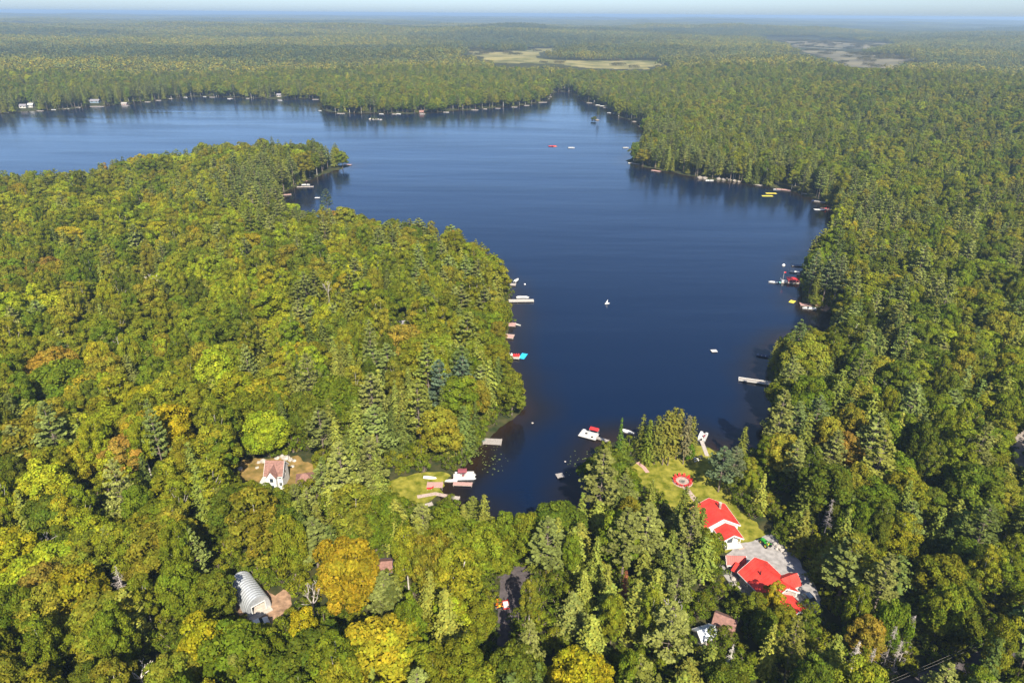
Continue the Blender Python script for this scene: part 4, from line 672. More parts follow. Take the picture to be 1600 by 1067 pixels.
def pine(R, H, base, whorls, seed):
    parts = []; tb = MB(); tb.tube((0, 0, -.4), (0, 0, H*.98), .013*H, .04, 6); C = []; N = []; S = []; A = []
    for l in range(whorls):
        t = l/(whorls-1); z = base+(H-base)*(t*.96)+rng.uniform(-.3, .3); nb = rng.integers(4, 6); a0 = rng.uniform(0, 6.28); prof = (1-t)**.7*(.55+.45*min(1, (t+.12)*4))
        for b in range(nb):
            ph = a0+6.283*b/nb+rng.uniform(-.4, .4); L = R*prof*rng.uniform(.65, 1.15)+.5; rise = L*rng.uniform(.12, .34); dr = np.array([math.cos(ph), math.sin(ph), 0]); sd = np.array([-dr[1], dr[0], 0]); lb = rng.uniform(.8, 1.22); tip = dr*L+np.array([0, 0, z+rise]); tb.tube((0, 0, z), tuple(tip), .07, .02, 3)
            for q in range(int(9+L*9)):
                u = rng.uniform(.3, 1.06)**.8; p = dr*L*u+sd*rng.normal()*L*.15*(1.25-.4*u)+np.array([0, 0, z+rise*u+rng.uniform(-.12, .32)]); C.append(p); N.append(unit(np.array([0, 0, 1.])+rng.normal(size=3)*.45)); S.append(rng.uniform(.24, .44)); A.append(lb*rng.uniform(.75, 1.25))
    A = np.array(A); parts.append(quads(np.array(C), np.array(N), np.array(S), np.stack([A, A, A*rng.uniform(.95, 1.15, len(A))], 1))); return parts, tb
def deadtree(R, H, base, kind):
    tb = MB(); br = MB()
    if kind == 'conifer':
        tb.tube((0, 0, -.4), (.2, 0, H), .18, .03, 6)
        for i in range(int(9*(H-base))):
            t = rng.random(); z = base+(H-base)*t; L = R*(1-t)**.8*rng.uniform(.6, 1.15)+.2; ph = rng.uniform(0, 6.28); e = (L*math.cos(ph), L*math.sin(ph), z-L*rng.uniform(-.25, .4)); br.tube((0, 0, z), e, .04, .012, 3)
            for _ in range(2): u = rng.uniform(.4, .9); br.tube((e[0]*u, e[1]*u, z+(e[2]-z)*u), (e[0]*u+rng.uniform(-.5, .5), e[1]*u+rng.uniform(-.5, .5), z+(e[2]-z)*u-rng.uniform(.1, .5)), .022, .008, 3)
    else:
        tb.tube((0, 0, -.4), (0, 0, base), .3, .24, 7)
        def grow(p, d, L, r, k):
            q = p+d*L; br.tube(tuple(p), tuple(q), r, r*.65, 5)
            if k == 0: return
            for _ in range(2 if k > 1 else 3):
                grow(q, unit(d+rng.normal(size=3)*.5+np.array([0, 0, .15])), L*rng.uniform(.6, .85), r*.62, k-1)
        for i in range(4):
            ph = i*1.57+rng.uniform(-.4, .4); grow(np.array([0, 0, base-.05]), unit(np.array([math.cos(ph)*.7, math.sin(ph)*.7, 1.])), R*rng.uniform(.45, .62), .15, 3 if kind == 'twiggy' else 2)
    return tb, br
PROTO = {'broad': [], 'cone': [], 'pine': [], 'shrub': []}
def reg(kind, parts, tb, size, m, bark):
    cm = crownmesh('crown', parts, m); tm = mesh('trunk', tb, bark); bm = bmesh.new(); bm.from_mesh(cm); k = len(bm.faces); bm.from_mesh(tm); bm.faces.ensure_lookup_table()
    for f in bm.faces[k:]: f.material_index = 1
    jm = bpy.data.meshes.new('whole_tree'); bm.to_mesh(jm); bm.free(); jm.materials.append(m); jm.materials.append(bark)
    at = jm.attributes.get('clump')
    PROTO[kind].append((cm, tm, jm, size))
for i in range(10):
    H_ = [17, 18, 19, 16, 18, 20, 17, 20, 15, 18][i]; R_ = [5, 5.4, 4.6, 5.6, 4.8, 4.4, 5.2, 3.3, 6.4, 4.0][i]
    reg('broad', *broadleaf(R_, H_, [3, 3.5, 3, 2.5, 2.5, 4, 3, 4, 3, 2][i], [50, 56, 40, 60, 46, 46, 54, 38, 70, 30][i], i), (R_, H_), LEAF, M['palebark'] if i in (2, 5, 7, 9) else M['bark'])
for i in range(5):
    H_ = [17, 19, 16, 18, 15][i]; R_ = [3.6, 3.8, 4.0, 3.4, 2.7][i]
    reg('cone', *conifer(R_, H_, [1.2, 1.8, 1.0, 4.6, .8][i], [21, 22, 19, 19, 22][i], [11, 11, 12, 11, 9][i], i, [.3, .2, .35, .15, .12][i], [.72, .6, .55, .48, .95][i], [.35, .4, .4, .45, .2][i]), (R_, H_), NEEDLE, M['bark'])
for i in range(4):
    H_ = [22, 24, 21, 23][i]; R_ = [4.4, 4.0, 4.8, 3.8][i]
    reg('pine', *pine(R_, H_, [8, 9, 7, 8][i], [11, 12, 10, 13][i], i), (R_, H_), NEEDLE, M['bark'])
for i in range(2): reg('shrub', *broadleaf(1.7, 2.6, .1, 10, i, 1.2, 60), (1.7, 2.6), LEAF, M['bark'])

TB = {'dark green': (.062, .078, .008), 'mid green': (.082, .104, .008), 'olive green': (.108, .115, .009), 'bronze green': (.122, .118, .012), 'lime green': (.145, .165, .010), 'yellow': (.235, .21, .014), 'orange': (.25, .155, .025)}
TC = {'dark green': (.052, .066, .014), 'olive green': (.088, .095, .016), 'yellow-green': (.115, .125, .020), 'grey-green': (.092, .104, .024)}
TB = {k: tuple(q*c for q, c in zip(v, (1.38, 1.40, 1.35))) if k not in ('yellow', 'orange') else v for k, v in TB.items()}; TC = {k: tuple(1.62*q for q in v) for k, v in TC.items()}
TBN = list(TB); TCN = list(TC); TBA = np.array([TB[k] for k in TBN]); TCA = np.array([TC[k] for k in TCN])

# parts of the picture where the ground, a building or the water is seen and no crown stands in front
CLEAR = [WATER_VIS,
 [(985, 728), (1000, 700), (990, 660), (1010, 640), (1060, 635), (1095, 660), (1105, 690), (1124, 705), (1118, 725), (1108, 745), (1098, 765), (1140, 790), (1165, 800), (1195, 835), (1215, 850), (1240, 870), (1262, 890), (1270, 930), (1255, 950), (1215, 955), (1180, 925), (1160, 900), (1142, 888), (1132, 870), (1130, 856), (1118, 842), (1126, 832), (1120, 812), (1095, 795), (1088, 786), (1075, 782), (1058, 785), (1050, 770), (1030, 745)],
 [(376, 724), (400, 718), (430, 711), (450, 714), (472, 722), (494, 726), (490, 735), (474, 737), (452, 728), (444, 740), (432, 746), (422, 748), (408, 746), (404, 738), (378, 733)],
 [(612, 748), (650, 740), (690, 737), (704, 742), (692, 760), (684, 778), (664, 776), (662, 786), (652, 782), (648, 768), (620, 770)],
 [(370, 905), (385, 903), (425, 930), (432, 945), (455, 925), (462, 935), (440, 960), (415, 975), (400, 977), (388, 967), (374, 935)],
 [(775, 890), (800, 878), (828, 884), (806, 905), (796, 935), (792, 958), (770, 957), (770, 940), (782, 930)],
 [(590, 868), (609, 866), (609, 888), (592, 892)], [(602, 469), (618, 468), (616, 480), (603, 479)], [(626, 499), (635, 499), (635, 506), (626, 506)],
 [(1090, 974), (1117, 972), (1114, 994), (1094, 994)], [(1118, 955), (1142, 955), (1152, 978), (1122, 972)],
 [(1574, 692), (1584, 676), (1600, 660), (1600, 722), (1590, 714)], [(1591, 792), (1600, 765), (1600, 810)],
 [(1415, 1067), (1430, 1052), (1458, 1054), (1462, 1067)], [(1255, 470), (1310, 470), (1310, 486), (1255, 486)]]
def blocked(x, y, z, h, r, clear, ov=1.5, lv=(.2, .35, .5, .65, .8, .92, 1.0), wd=(.7, .85, .95, .9, .65, .4, .1), jit=0):
    bad = np.zeros(len(x), bool)
    for a, w in zip(lv, wd):
        px, py, s = project(np.stack([x, y, z+h*a], 1))
        if jit: px = px+(noise(x/70, y/70, 61)-.5)*jit*2; py = py+(noise(x/60, y/60, 62)-.5)*jit*.5
        for off in (-1, 0, 1):
            for c in clear: bad |= inpoly(px+off*np.maximum(0, r*(w*.5 if c is WATER_VIS else w)*s-ov), py, c)
    return bad
def shades(x, y, h, r):
    bad = np.zeros(len(x), bool); hx, hy = -math.sin(SUN_AZ)/math.tan(SUN_EL), -math.cos(SUN_AZ)/math.tan(SUN_EL)
    for a in (.45, .7, .9):
        for dx in (-.55, 0, .55):
            for poly in SUNLIT: bad |= inpoly(x+hx*h*a+dx*r, y+hy*h*a, poly)
    return bad
def pick(w, u): return (np.cumsum(w, 1) < u[:, None]*w.sum(1)[:, None]).sum(1)

# trees that stand out: (centre of crown px, py, height there, kind, proto, radius m, height m, tint, label, name)
SPECIAL = [
 (338, 935, 8, 'broad', 4, 4.0, 14, (.07, .09, .008), 'dark green broadleaf tree overhanging the left side of the arched shed', 'broadleaf_tree'),
 (408, 786, 8, 'broad', 1, 4.4, 12, (.10, .12, .012), 'green broadleaf tree right in front of the white brown-roofed house', 'broadleaf_tree'),
 (1226, 968, 6, 'broad', 5, 2.6, 9, (.17, .15, .012), 'small yellow-green tree at the front end of the red garage', 'broadleaf_tree'),
 (1180, 945, 6, 'broad', 9, 2.6, 9, (.12, .13, .012), 'small green tree at the left wall of the red garage', 'broadleaf_tree'),
 (540, 884, 13, 'broad', 3, 6.6, 18, (.33, .22, .012), 'big orange and yellow maple between the grey shed roof and the arched shed', 'maple_tree'),
 (78, 575, 12, 'broad', 1, 6.8, 18, (.33, .175, .025), 'rust-orange maple by itself in the left woods near the left edge', 'maple_tree'),
 (425, 478, 13, 'broad', 4, 7.2, 21, (.19, .215, .008), 'tall bright lime maple standing alone above the left woods', 'maple_tree'),
 (632, 528, 12, 'broad', 0, 6.6, 17, (.30, .195, .030), 'tan-orange maple right below the two grey roofs in the left woods', 'maple_tree'),
 (185, 612, 13, 'broad', 2, 6.2, 18, (.25, .23, .010), 'yellow-green maple topmost of the yellow cluster on the left', 'maple_tree'),
 (225, 628, 13, 'broad', 5, 5.6, 18, (.33, .29, .008), 'clear yellow maple in the middle of the yellow cluster on the left', 'maple_tree'),
 (262, 660, 13, 'broad', 3, 6.4, 17, (.37, .29, .008), 'golden maple on the right of the yellow cluster on the left', 'maple_tree'),
 (222, 672, 13, 'broad', 6, 5.8, 17, (.34, .25, .012), 'golden orange maple lowest of the yellow cluster on the left', 'maple_tree'),
 (170, 655, 13, 'broad', 0, 5.6, 17, (.20, .215, .008), 'lime maple leftmost of the yellow cluster on the left', 'maple_tree'),
 (370, 605, 13, 'broad', 4, 5.8, 18, (.21, .21, .008), 'yellow-green maple to the right of the yellow cluster', 'maple_tree'),
 (245, 360, 13, 'broad', 3, 6.5, 17, (.33, .30, .008), 'brightest yellow maple of the far yellow band on the left ridge', 'maple_tree'),
 (265, 363, 13, 'broad', 1, 6.0, 17, (.27, .26, .008), 'yellow maple right of the brightest one in the far yellow band', 'maple_tree'),
 (215, 358, 13, 'broad', 2, 6.5, 17, (.22, .235, .008), 'yellow-lime maple left of the brightest one in the far yellow band', 'maple_tree'),
 (100, 312, 13, 'broad', 5, 7.5, 18, (.28, .25, .010), 'broad yellow maple high on the left ridge below the far water', 'maple_tree'),
 (165, 283, 13, 'broad', 0, 5.5, 17, (.40, .20, .025), 'small orange maple high on the left ridge', 'maple_tree'),
 (150, 335, 13, 'broad', 6, 6.5, 17, (.27, .26, .008), 'yellow maple at the left end of the far yellow band', 'maple_tree'),
 (320, 1008, 12, 'broad', 1, 5.2, 17, (.33, .29, .008), 'bright yellow maple at the bottom edge left of the bare white snag', 'maple_tree'),
 (18, 862, 12, 'broad', 4, 5.6, 17, (.30, .27, .008), 'yellow maple at the left edge beside the bronze crowns', 'maple_tree'),
 (120, 925, 12, 'broad', 3, 5.4, 17, (.27, .225, .010), 'golden maple left of the grey dead conifer', 'maple_tree'),
 (60, 920, 12, 'broad', 1, 4.6, 16, (.25, .16, .03), 'bronze-orange maple low in the left corner', 'maple_tree'),
 (905, 1050, 12, 'broad', 0, 5.0, 16, (.33, .27, .008), 'yellow maple at the middle of the bottom edge', 'maple_tree'),
 (475, 978, 10, 'broad', 5, 2.8, 14, (.38, .29, .008), 'small golden maple below the arched shed forecourt', 'maple_tree'),
 (1212, 925, 9, 'broad', 2, 2.3, 11, (.36, .28, .012), 'thin yellow tree in front of the red garage roof', 'maple_tree'),
 (1322, 703, 12, 'broad', 6, 4.6, 16, (.26, .13, .03), 'rust-brown maple among green trees right of the lawn', 'maple_tree'),
 (1360, 985, 11, 'broad', 5, 3.0, 14, (.33, .20, .03), 'orange-tinged small maple above the grey dead poles', 'maple_tree'),
 (1410, 830, 12, 'broad', 2, 3.8, 16, (.20, .19, .01), 'yellow-green tree alone in the right woods', 'maple_tree'),
 (800, 600, 12, 'broad', 6, 4.5, 15, (.13, .145, .015), 'light olive tree leaning over the water below the blue swim mat', 'maple_tree'),
 (730, 395, 13, 'broad', 4, 4.8, 18, (.16, .20, .008), 'lime maple near the lake at the top of the left woods', 'maple_tree'),
]
PINES = [ (818, 878, 'broad', 6, 4.0, 14, (.13, .15, .012), 'broadleaf tree behind the top of the asphalt drive, on its right'), (792, 868, 'broad', 0, 3.6, 13, (.11, .14, .012), 'broadleaf tree behind the top of the asphalt drive, on its left'), (842, 892, 'cone', 1, 3.2, 15, (.115, .13, .018), 'conifer at the right shoulder of the asphalt drive'), (1087, 872, 'cone', 0, 3.6, 16, (.10, .12, .018), 'conifer left of the red-roofed cottage, nearest its porch'), (1078, 850, 'cone', 2, 3.8, 15, (.115, .125, .018), 'full conifer against the left slope of the red-roofed cottage'), (1062, 838, 'cone', 1, 3.6, 16, (.10, .115, .018), 'conifer between the red-roofed cottage and the wooded point'), (1098, 892, 'broad', 3, 3.4, 12, (.12, .145, .012), 'round olive broadleaf left of the small red-roofed shed'),  # (base px, py, kind, proto, radius, height, tint, label)
 (1035, 726, 'cone', 3, 3.6, 19, (.14, .135, .022), 'tallest tree of the grove on the lawn by the lake, second from its left'), (1043, 727, 'cone', 3, 3.4, 18, (.15, .14, .022), 'grove tree on the lawn with the pale bare trunk in front'),
 (1022, 725, 'cone', 3, 3.3, 17, (.125, .13, .022), 'grove tree at the left end of the shaded lawn edge'), (1055, 718, 'cone', 3, 3.3, 18, (.15, .14, .024), 'grove tree on the lawn behind the ring of red chairs'),
 (1067, 725, 'cone', 3, 2.8, 17, (.13, .115, .05), 'greyish thin-needled tree at the right end of the lawn grove'), (1076, 716, 'cone', 1, 3.0, 15, (.135, .135, .022), 'grove tree behind the greyish one on the right'),
 (1010, 722, 'cone', 1, 3.2, 15, (.11, .135, .016), 'shorter grove tree left of the tall ones on the lawn'), (1047, 712, 'cone', 3, 3.2, 17, (.14, .135, .022), 'rear grove tree nearest the lake'),
 (1000, 712, 'cone', 2, 2.6, 15, (.12, .13, .02), 'round-topped grove tree at the far left by the water'), (1074, 722, 'broad', 4, 1.5, 6.5, (.09, .17, .01), 'small bright green tree under the right end of the grove'),
 (966, 722, 'cone', 4, 2.1, 16, (.07, .12, .016), 'narrow spruce at the water between the pontoon raft and the grove'), (948, 737, 'cone', 0, 2.7, 11, (.115, .13, .018), 'low conifer at the shore below the pontoon raft'), (940, 722, 'cone', 2, 2.2, 8, (.12, .135, .018), 'small conifer right beside the pontoon raft ramp'), (970, 742, 'cone', 1, 2.8, 12, (.10, .13, .016), 'conifer in front of the narrow spruce by the shore'),
 (1155, 727, 'cone', 0, 2.8, 14, (.13, .14, .022), 'pointed conifer standing alone against the water right of the lawn'), (1122, 768, 'pine', 2, 4.6, 15, (.085, .115, .05), 'blue-green pine whose shadow lies on the lawn'), (1140, 764, 'pine', 0, 3.8, 14, (.09, .105, .045), 'pine to the right of the blue-green one by the lawn'),
 (1270, 478, 'cone', 3, 2.2, 17, (.12, .13, .022), 'slim conifer with bare trunk on the small rocky point'), (1300, 480, 'pine', 1, 4.2, 25, (.11, .13, .045), 'tall pine on the small rocky point, right of the slim conifer'), (1284, 476, 'pine', 3, 4.2, 25, (.10, .125, .045), 'tall pine in the middle of the small rocky point'), (1262, 468, 'pine', 0, 4.2, 24, (.09, .12, .045), 'pine at the left of the small rocky point, over the red boathouse'),
 (512, 327, 'pine', 0, 4.2, 17, (.075, .10, .05), 'lone pine poking up against the water below the peninsula tip'), (1226, 588, 'cone', 2, 4.0, 19, (.10, .125, .022), 'full conifer at the shore above the long grey dock'), (1236, 584, 'pine', 2, 4.4, 22, (.085, .115, .035), 'pine behind the full conifer above the long grey dock'),
 (690, 660, 'pine', 2, 4.8, 23, (.085, .12, .065), 'pale blue-green pine with bare trunk left of the plank dock'), (725, 650, 'pine', 0, 4.6, 22, (.085, .12, .06), 'pale blue-green pine nearest the plank dock'), (1230, 720, 'pine', 1, 4.8, 20, (.105, .135, .035), 'light pine at the bay right of the lone pointed conifer'), (1262, 712, 'pine', 2, 4.6, 21, (.10, .13, .04), 'light pine second from the bay right of the pointed conifer'),
 (972, 958, 'cone', 0, 1.9, 13, (.20, .075, .035), 'rust-brown dead conifer in the middle of the near woods')]
DEAD = [(205, 965, 'conifer', 2.7, 15, 4, M['dead'], 'grey dead conifer with bare fine branches in the left corner woods'), (228, 1085, 'limbs', 4.2, 9, 4.5, M['bone'], 'bare white snag with forked limbs at the bottom left edge'), (1045, 1000, 'twiggy', 3.6, 12, 5, M['dead'], 'grey leafless crown left of the white-roofed shed'), (492, 965, 'twiggy', 3.4, 10, 4, M['dead'], 'grey leafless tree right of the arched shed forecourt'),
 (1400, 1045, 'conifer', 1.4, 15, 3, M['dead'], 'tallest grey dead pole tree near the bottom right road'), (1376, 1050, 'conifer', 1.1, 13, 3, M['dead'], 'grey dead pole tree left of the tallest one'), (1320, 1075, 'conifer', 1.2, 13, 3, M['bone'], 'pale dead pole tree at the bottom edge'), (1388, 1062, 'conifer', 1.0, 11, 2, M['dead'], 'short grey dead pole tree below the tallest one'), (1345, 1080, 'conifer', 1.0, 12, 3, M['dead'], 'grey dead pole tree right of the pale one at the bottom edge'),
 (244, 478, 'limbs', 4.5, 19, 9, M['bone'], 'bleached dead tree rising from the left woods below the lime maple row'), (690, 505, 'twiggy', 4, 16, 7, M['dead'], 'grey leafless tree right of the two grey roofs'), (1283, 850, 'conifer', 1.3, 14, 6, M['dead'], 'leaning pale dead trunk right of the driveway'), (85, 900, 'twiggy', 3.2, 15, 8, M['dead'], 'small grey leafless tree above the golden maple in the left corner'), (195, 585, 'twiggy', 3.6, 17, 9, M['dead'], 'grey leafless top above the yellow cluster on the left'), (516, 486, 'twiggy', 3.4, 17, 9, M['dead'], 'grey leafless tree right of the tall lime maple'), (1130, 1080, 'conifer', 1.2, 13, 3, M['bone'], 'thin bleached dead trunk below the white-roofed shed')]

def candidates():
    c = 5.5; X, Y = np.meshgrid(np.arange(-1150, 1150, c), np.arange(62, 1500, c)); X = X.ravel(); Y = Y.ravel(); X = X+rng.uniform(-.46, .46, len(X))*c; Y = Y+rng.uniform(-.46, .46, len(Y))*c
    k = (np.abs(X) < Y*.88+75) & (np.hypot(X, Y) < 1450); X = X[k]; Y = Y[k]; d = shore(X, Y); k = d > 1.2; X, Y, d = X[k], Y[k], d[k]
    for s in SHEETS+FOOT:
        k = ~inpoly(X, Y, s) & (polydist(X, Y, s) > 1.6); X, Y, d = X[k], Y[k], d[k]
    return X, Y, d
X, Y, D = candidates(); Z = ground(X, Y, D); PX, PY, PS = project(np.stack([X, Y, Z+10], 1)); N_ = len(X)
u = rng.random((8, N_)); nz = noise(X/38, Y/38, 21); au = .6*noise(X/60, Y/60, 31)+.4*noise(X/19, Y/19, 35)
pc = np.full(N_, .13); pc[(PX > 1150) & (PY > 330)] = .36; pc[(PX > 480) & (PX < 830) & (PY > 500) & (PY < 770)] = .42; pc[(PX > 840) & (PY > 740)] = .34; pc[(PX > 1000) & (PY < 330)] = .2; pc[(PX < 480) & (PY > 700)] = .14; pc[(Y > 700)] = .15
pc[(D < 40)] = np.maximum(pc, np.where(Y > 500, .38, .55))[D < 40]; pc = np.where(Y > 420, pc*np.where(fbm(X/190, Y/150, 88) > .58, 2.6, .75), pc); pc[(PX > 480) & (PX < 830) & (PY < 560) & (PY > 300)] = .22; pc *= .35+1.3*nz
isC = u[0] < pc; isP = isC & (u[1] < np.where(D < 45, np.where(Y > 250, .45, .2), .18))
keep = isC | (u[2] < .54); fl = lambda a: a[keep]
X, Y, Z, D, PX, PY, PS, isC, isP, au, nz = map(fl, (X, Y, Z, D, PX, PY, PS, isC, isP, au, nz)); u = u[:, keep]; N_ = len(X)
kind = np.where(isP, 2, np.where(isC, 1, 0)); pidx = np.where(kind == 0, np.floor(u[3]*10), np.where(kind == 1, 10+np.floor(u[3]*5), 15+np.floor(u[3]*4))).astype(int)
ALLP = PROTO['broad']+PROTO['cone']+PROTO['pine']+PROTO['shrub']; SZ = np.array([p[3] for p in ALLP])
rs = np.where(kind == 0, .62+.78*u[4]**1.5, .74+.56*u[4]); hs = np.where(kind == 0, .72+.5*u[5], .72+.42*u[5])
near = (PY > 780) & (PX > 850); hs = np.where(near, hs*.9, hs); rs = np.where(near & (kind == 0), rs*.78, rs)
# hue of each tree
wB = np.zeros((N_, 7)); left = (PX < 760) & (PY > 190); ridge = np.exp(-((PY-325)/55.)**2)*(PX < 420)
wB[:] = (.22, .30, .34, .14, .0, .0, .0); wB[left] = (.13, .23, .34, .24, .05, .008, .004); wB[:, 4] += ridge*.35+np.where(left & (au > .66), .3, 0)+np.where((au > .70), .2, 0); wB[:, 5] += ridge*.12*(au > .5)+np.where(left & (au > .72), .3, 0)+(au > .78)*.1; wB[:, 6] += np.where(left & (au < .22), .12, 0)
wB[:, 0] *= np.where(Y > 700, .8, 1); tB = pick(wB, u[6])
wC = np.zeros((N_, 4)); wC[:] = (.22, .46, .28, .04); wC[isP] = (.05, .1, .05, .8); tC = pick(wC, u[6])
tint = np.where(kind[:, None] == 0, TBA[tB], TCA[tC])*(1+.2*(u[7][:, None]-.5)*2)*np.array([1, 1, 1.])
tint[:, 0] *= 1+.2*(rng.random(N_)-.5)
H_ = SZ[pidx, 1]*hs; Rr = SZ[pidx, 0]*rs
ok = np.ones(N_, bool); todo = np.arange(N_); vis = CLEAR+FARCLEARPX+FARV+[[(1154, 586), (1210, 594), (1210, 605), (1154, 596)]]
SUNLIT = FOOT[:8]+[SHEETS[0], SHEETS[2]]
for f in (1, .78, .6, .42):
    b_ = blocked(X[todo], Y[todo], Z[todo], H_[todo]*f, Rr[todo]*(.35+.65*f), vis) | shades(X[todo], Y[todo], H_[todo]*f, Rr[todo]*(.35+.65*f)); good = todo[~b_]; hs[good] *= f; rs[good] *= (.35+.65*f); todo = todo[b_]
ok[todo] = False; H_ = SZ[pidx, 1]*hs; Rr = SZ[pidx, 0]*rs
SP = []
for qx, qy, r_, h_, k_ in ((581, 187, 1.6, 5, 'cone'), (585, 187, 1.5, 6.5, 'cone'), (589, 187.3, 1.6, 4, 'cone'), (934, 188, 2.2, 17, 'pine'), (929, 188.5, 2.6, 5, 'broad'), (926, 188.5, 2.4, 4, 'broad')):
    SP.append((W(qx, qy, .3), k_, 1, r_, h_, (.085, .10, .02), {581: 'left shrub on the rocky islet', 585: 'tallest shrub on the rocky islet', 589: 'right shrub on the rocky islet', 934: 'tall thin tree on the small far islet', 929: 'bush under the tall thin islet tree', 926: 'left bush on the small far islet'}[qx], 'islet_tree'))
for px, py, z, kd, pi, R_, h, tn, lb, nm in SPECIAL:
    tn = tuple(a*.52+b*.48 for a, b in zip(tn, (.13, .145, .013))); p = W(px, py, z); p.z = gz(p.x, p.y); SP.append((p, kd, pi, R_, h, tn, lb, nm))
for px, py, kd, pi, R_, h, tn, lb in PINES:
    p = W(px, py, .8); p.z = gz(p.x, p.y); SP.append((p, kd, pi, R_, h, tn, lb, {'cone': 'conifer_tree', 'pine': 'pine_tree', 'broad': 'broadleaf_tree'}[kd]))
for p, kd, pi, R_, h, tn, lb, nm in SP: ok &= np.hypot(X-p.x, Y-p.y) > R_*(.85 if kd == 'broad' else .75)+np.where(kind == 0, 1.6, .6)
for px, py, kd, R_, h, b0, m, lb in DEAD:
    p = W(px, py, .8); ok &= np.hypot(X-p.x, Y-p.y) > R_*.9+1
    f = W(px, py+14, .8); ok &= np.hypot(X-f.x, Y-f.y) > 2.2
sel = np.where(ok)[0]; X, Y, Z, D, kind, pidx, rs, hs, tint, H_, Rr, tB, tC = [a[sel] for a in (X, Y, Z, D, kind, pidx, rs, hs, tint, H_, Rr, tB, tC)]; N_ = len(X)
rot = rng.uniform(0, 6.28, N_); PX, PY, PS = project(np.stack([X, Y, Z+H_*.62], 1))

# the trees that show largest are things of their own
LM = [('silver arched shed', 398, 936), ('white brown-roofed house', 430, 735), ('red-roofed cottage', 1122, 800), ('red-roofed garage', 1195, 905), ('ring of red chairs', 1066, 752), ('maroon-topped pontoon boat', 725, 746), ('asphalt drive', 797, 905), ('big orange-yellow maple', 540, 884), ('bare white snag', 226, 1045), ('grey dead conifer', 197, 915), ('rust-brown dead conifer', 970, 920), ('long grey dock', 1178, 594), ('plank dock with teal kayak', 767, 688), ('blue swim mat', 818, 557), ('golden maple cluster', 225, 650), ('rust-orange maple', 78, 575), ('tan-orange maple', 632, 528), ('right-edge gravel road', 1585, 715), ('white-roofed shed', 1103, 985), ('grey floating raft', 875, 744), ('green tractor', 1197, 853), ('rust-brown maple', 1322, 703), ('grey dead pole trees', 1390, 1010), ('pink shed roof', 600, 880), ('lone pointed conifer', 1155, 690), ('brown hip-roofed shed', 480, 732)]
ORD = ['', 'second ', 'third ', 'fourth ', 'fifth ', 'sixth ', 'seventh ', 'eighth ', 'ninth ', 'tenth ', 'eleventh ', 'twelfth ', 'thirteenth ', 'fourteenth ', 'fifteenth ', 'sixteenth ', 'seventeenth ', 'eighteenth ', 'nineteenth ', 'twentieth ']
inframe = (PX > -25) & (PX < 1625) & (PY > 20) & (PY < 1085)
size = np.where(inframe, Rr*PS, 0); order = np.argsort(-size); bro = [i for i in order if kind[i] == 0 and size[i] > 0]; con = [i for i in order if kind[i] > 0 and size[i] > 0]
chosen = bro[:262]+con[:262]
TWORD = {0: 'broadleaf tree', 1: 'conifer', 2: 'spreading pine'}; TNAME = {0: 'broadleaf_tree', 1: 'conifer_tree', 2: 'pine_tree'}
def make_tree(name, label, cat, cm, tm, loc, rz, sc, tn, group):
    r = thing(name, label, cat, loc, rz, group); r.scale = sc
    obj('trunk', tm, None, r); c = obj('crown', cm, None, r); c['tint'] = [float(q) for q in tn]; return r
buckets = {}
for i in chosen:
    L = min(LM, key=lambda q: (q[1]-PX[i])**2+(q[2]-PY[i])**2); dx = PX[i]-L[1]; dy = PY[i]-L[2]
    if abs(dx) > abs(dy): dr = 'to the right of' if dx > 0 else 'to the left of'
    else: dr = 'in front of' if dy > 0 else 'behind'
    colr = TBN[tB[i]] if kind[i] == 0 else TCN[tC[i]]; buckets.setdefault((colr, kind[i], dr, L[0]), []).append((math.hypot(dx, dy), i))
for (colr, k, dr, lm), lst in buckets.items():
    lst.sort(); multi = len(lst) > 1
    for r_, (_, i) in enumerate(lst):
        o_ = ORD[r_].strip() if r_ < 20 else 'farther'
        lab = f'{colr} {TWORD[k]} {dr} the {lm}' if not multi else f'{colr} {TWORD[k]} {dr} the {lm}, '+(f'{o_} nearest' if r_ else 'nearest')
        p = ALLP[pidx[i]]; make_tree(TNAME[k], lab, 'tree', p[0], p[1], (X[i], Y[i], Z[i]), rot[i], (rs[i], rs[i], hs[i]), tint[i], 'broadleaf trees of the near woods' if k == 0 else 'conifers of the near woods')
for p, kd, pi, R_, h, tn, lb, nm in SP:
    q = PROTO[kd][pi]; s = R_/q[3][0]; make_tree(nm, lb, 'tree', q[0], q[1], p, rng.uniform(0, 6.28), (s, s, h/q[3][1]), tn, 'trees that stand out from the woods')
for px, py, kd, R_, h, b0, m, lb in DEAD:
    t = thing('dead_tree', lb, 'dead tree', W(px, py, .8), 0, 'dead trees in the woods'); tb, br = deadtree(R_, h, b0, kd); obj('trunk', tb, m, t); obj('branches', br, m, t)

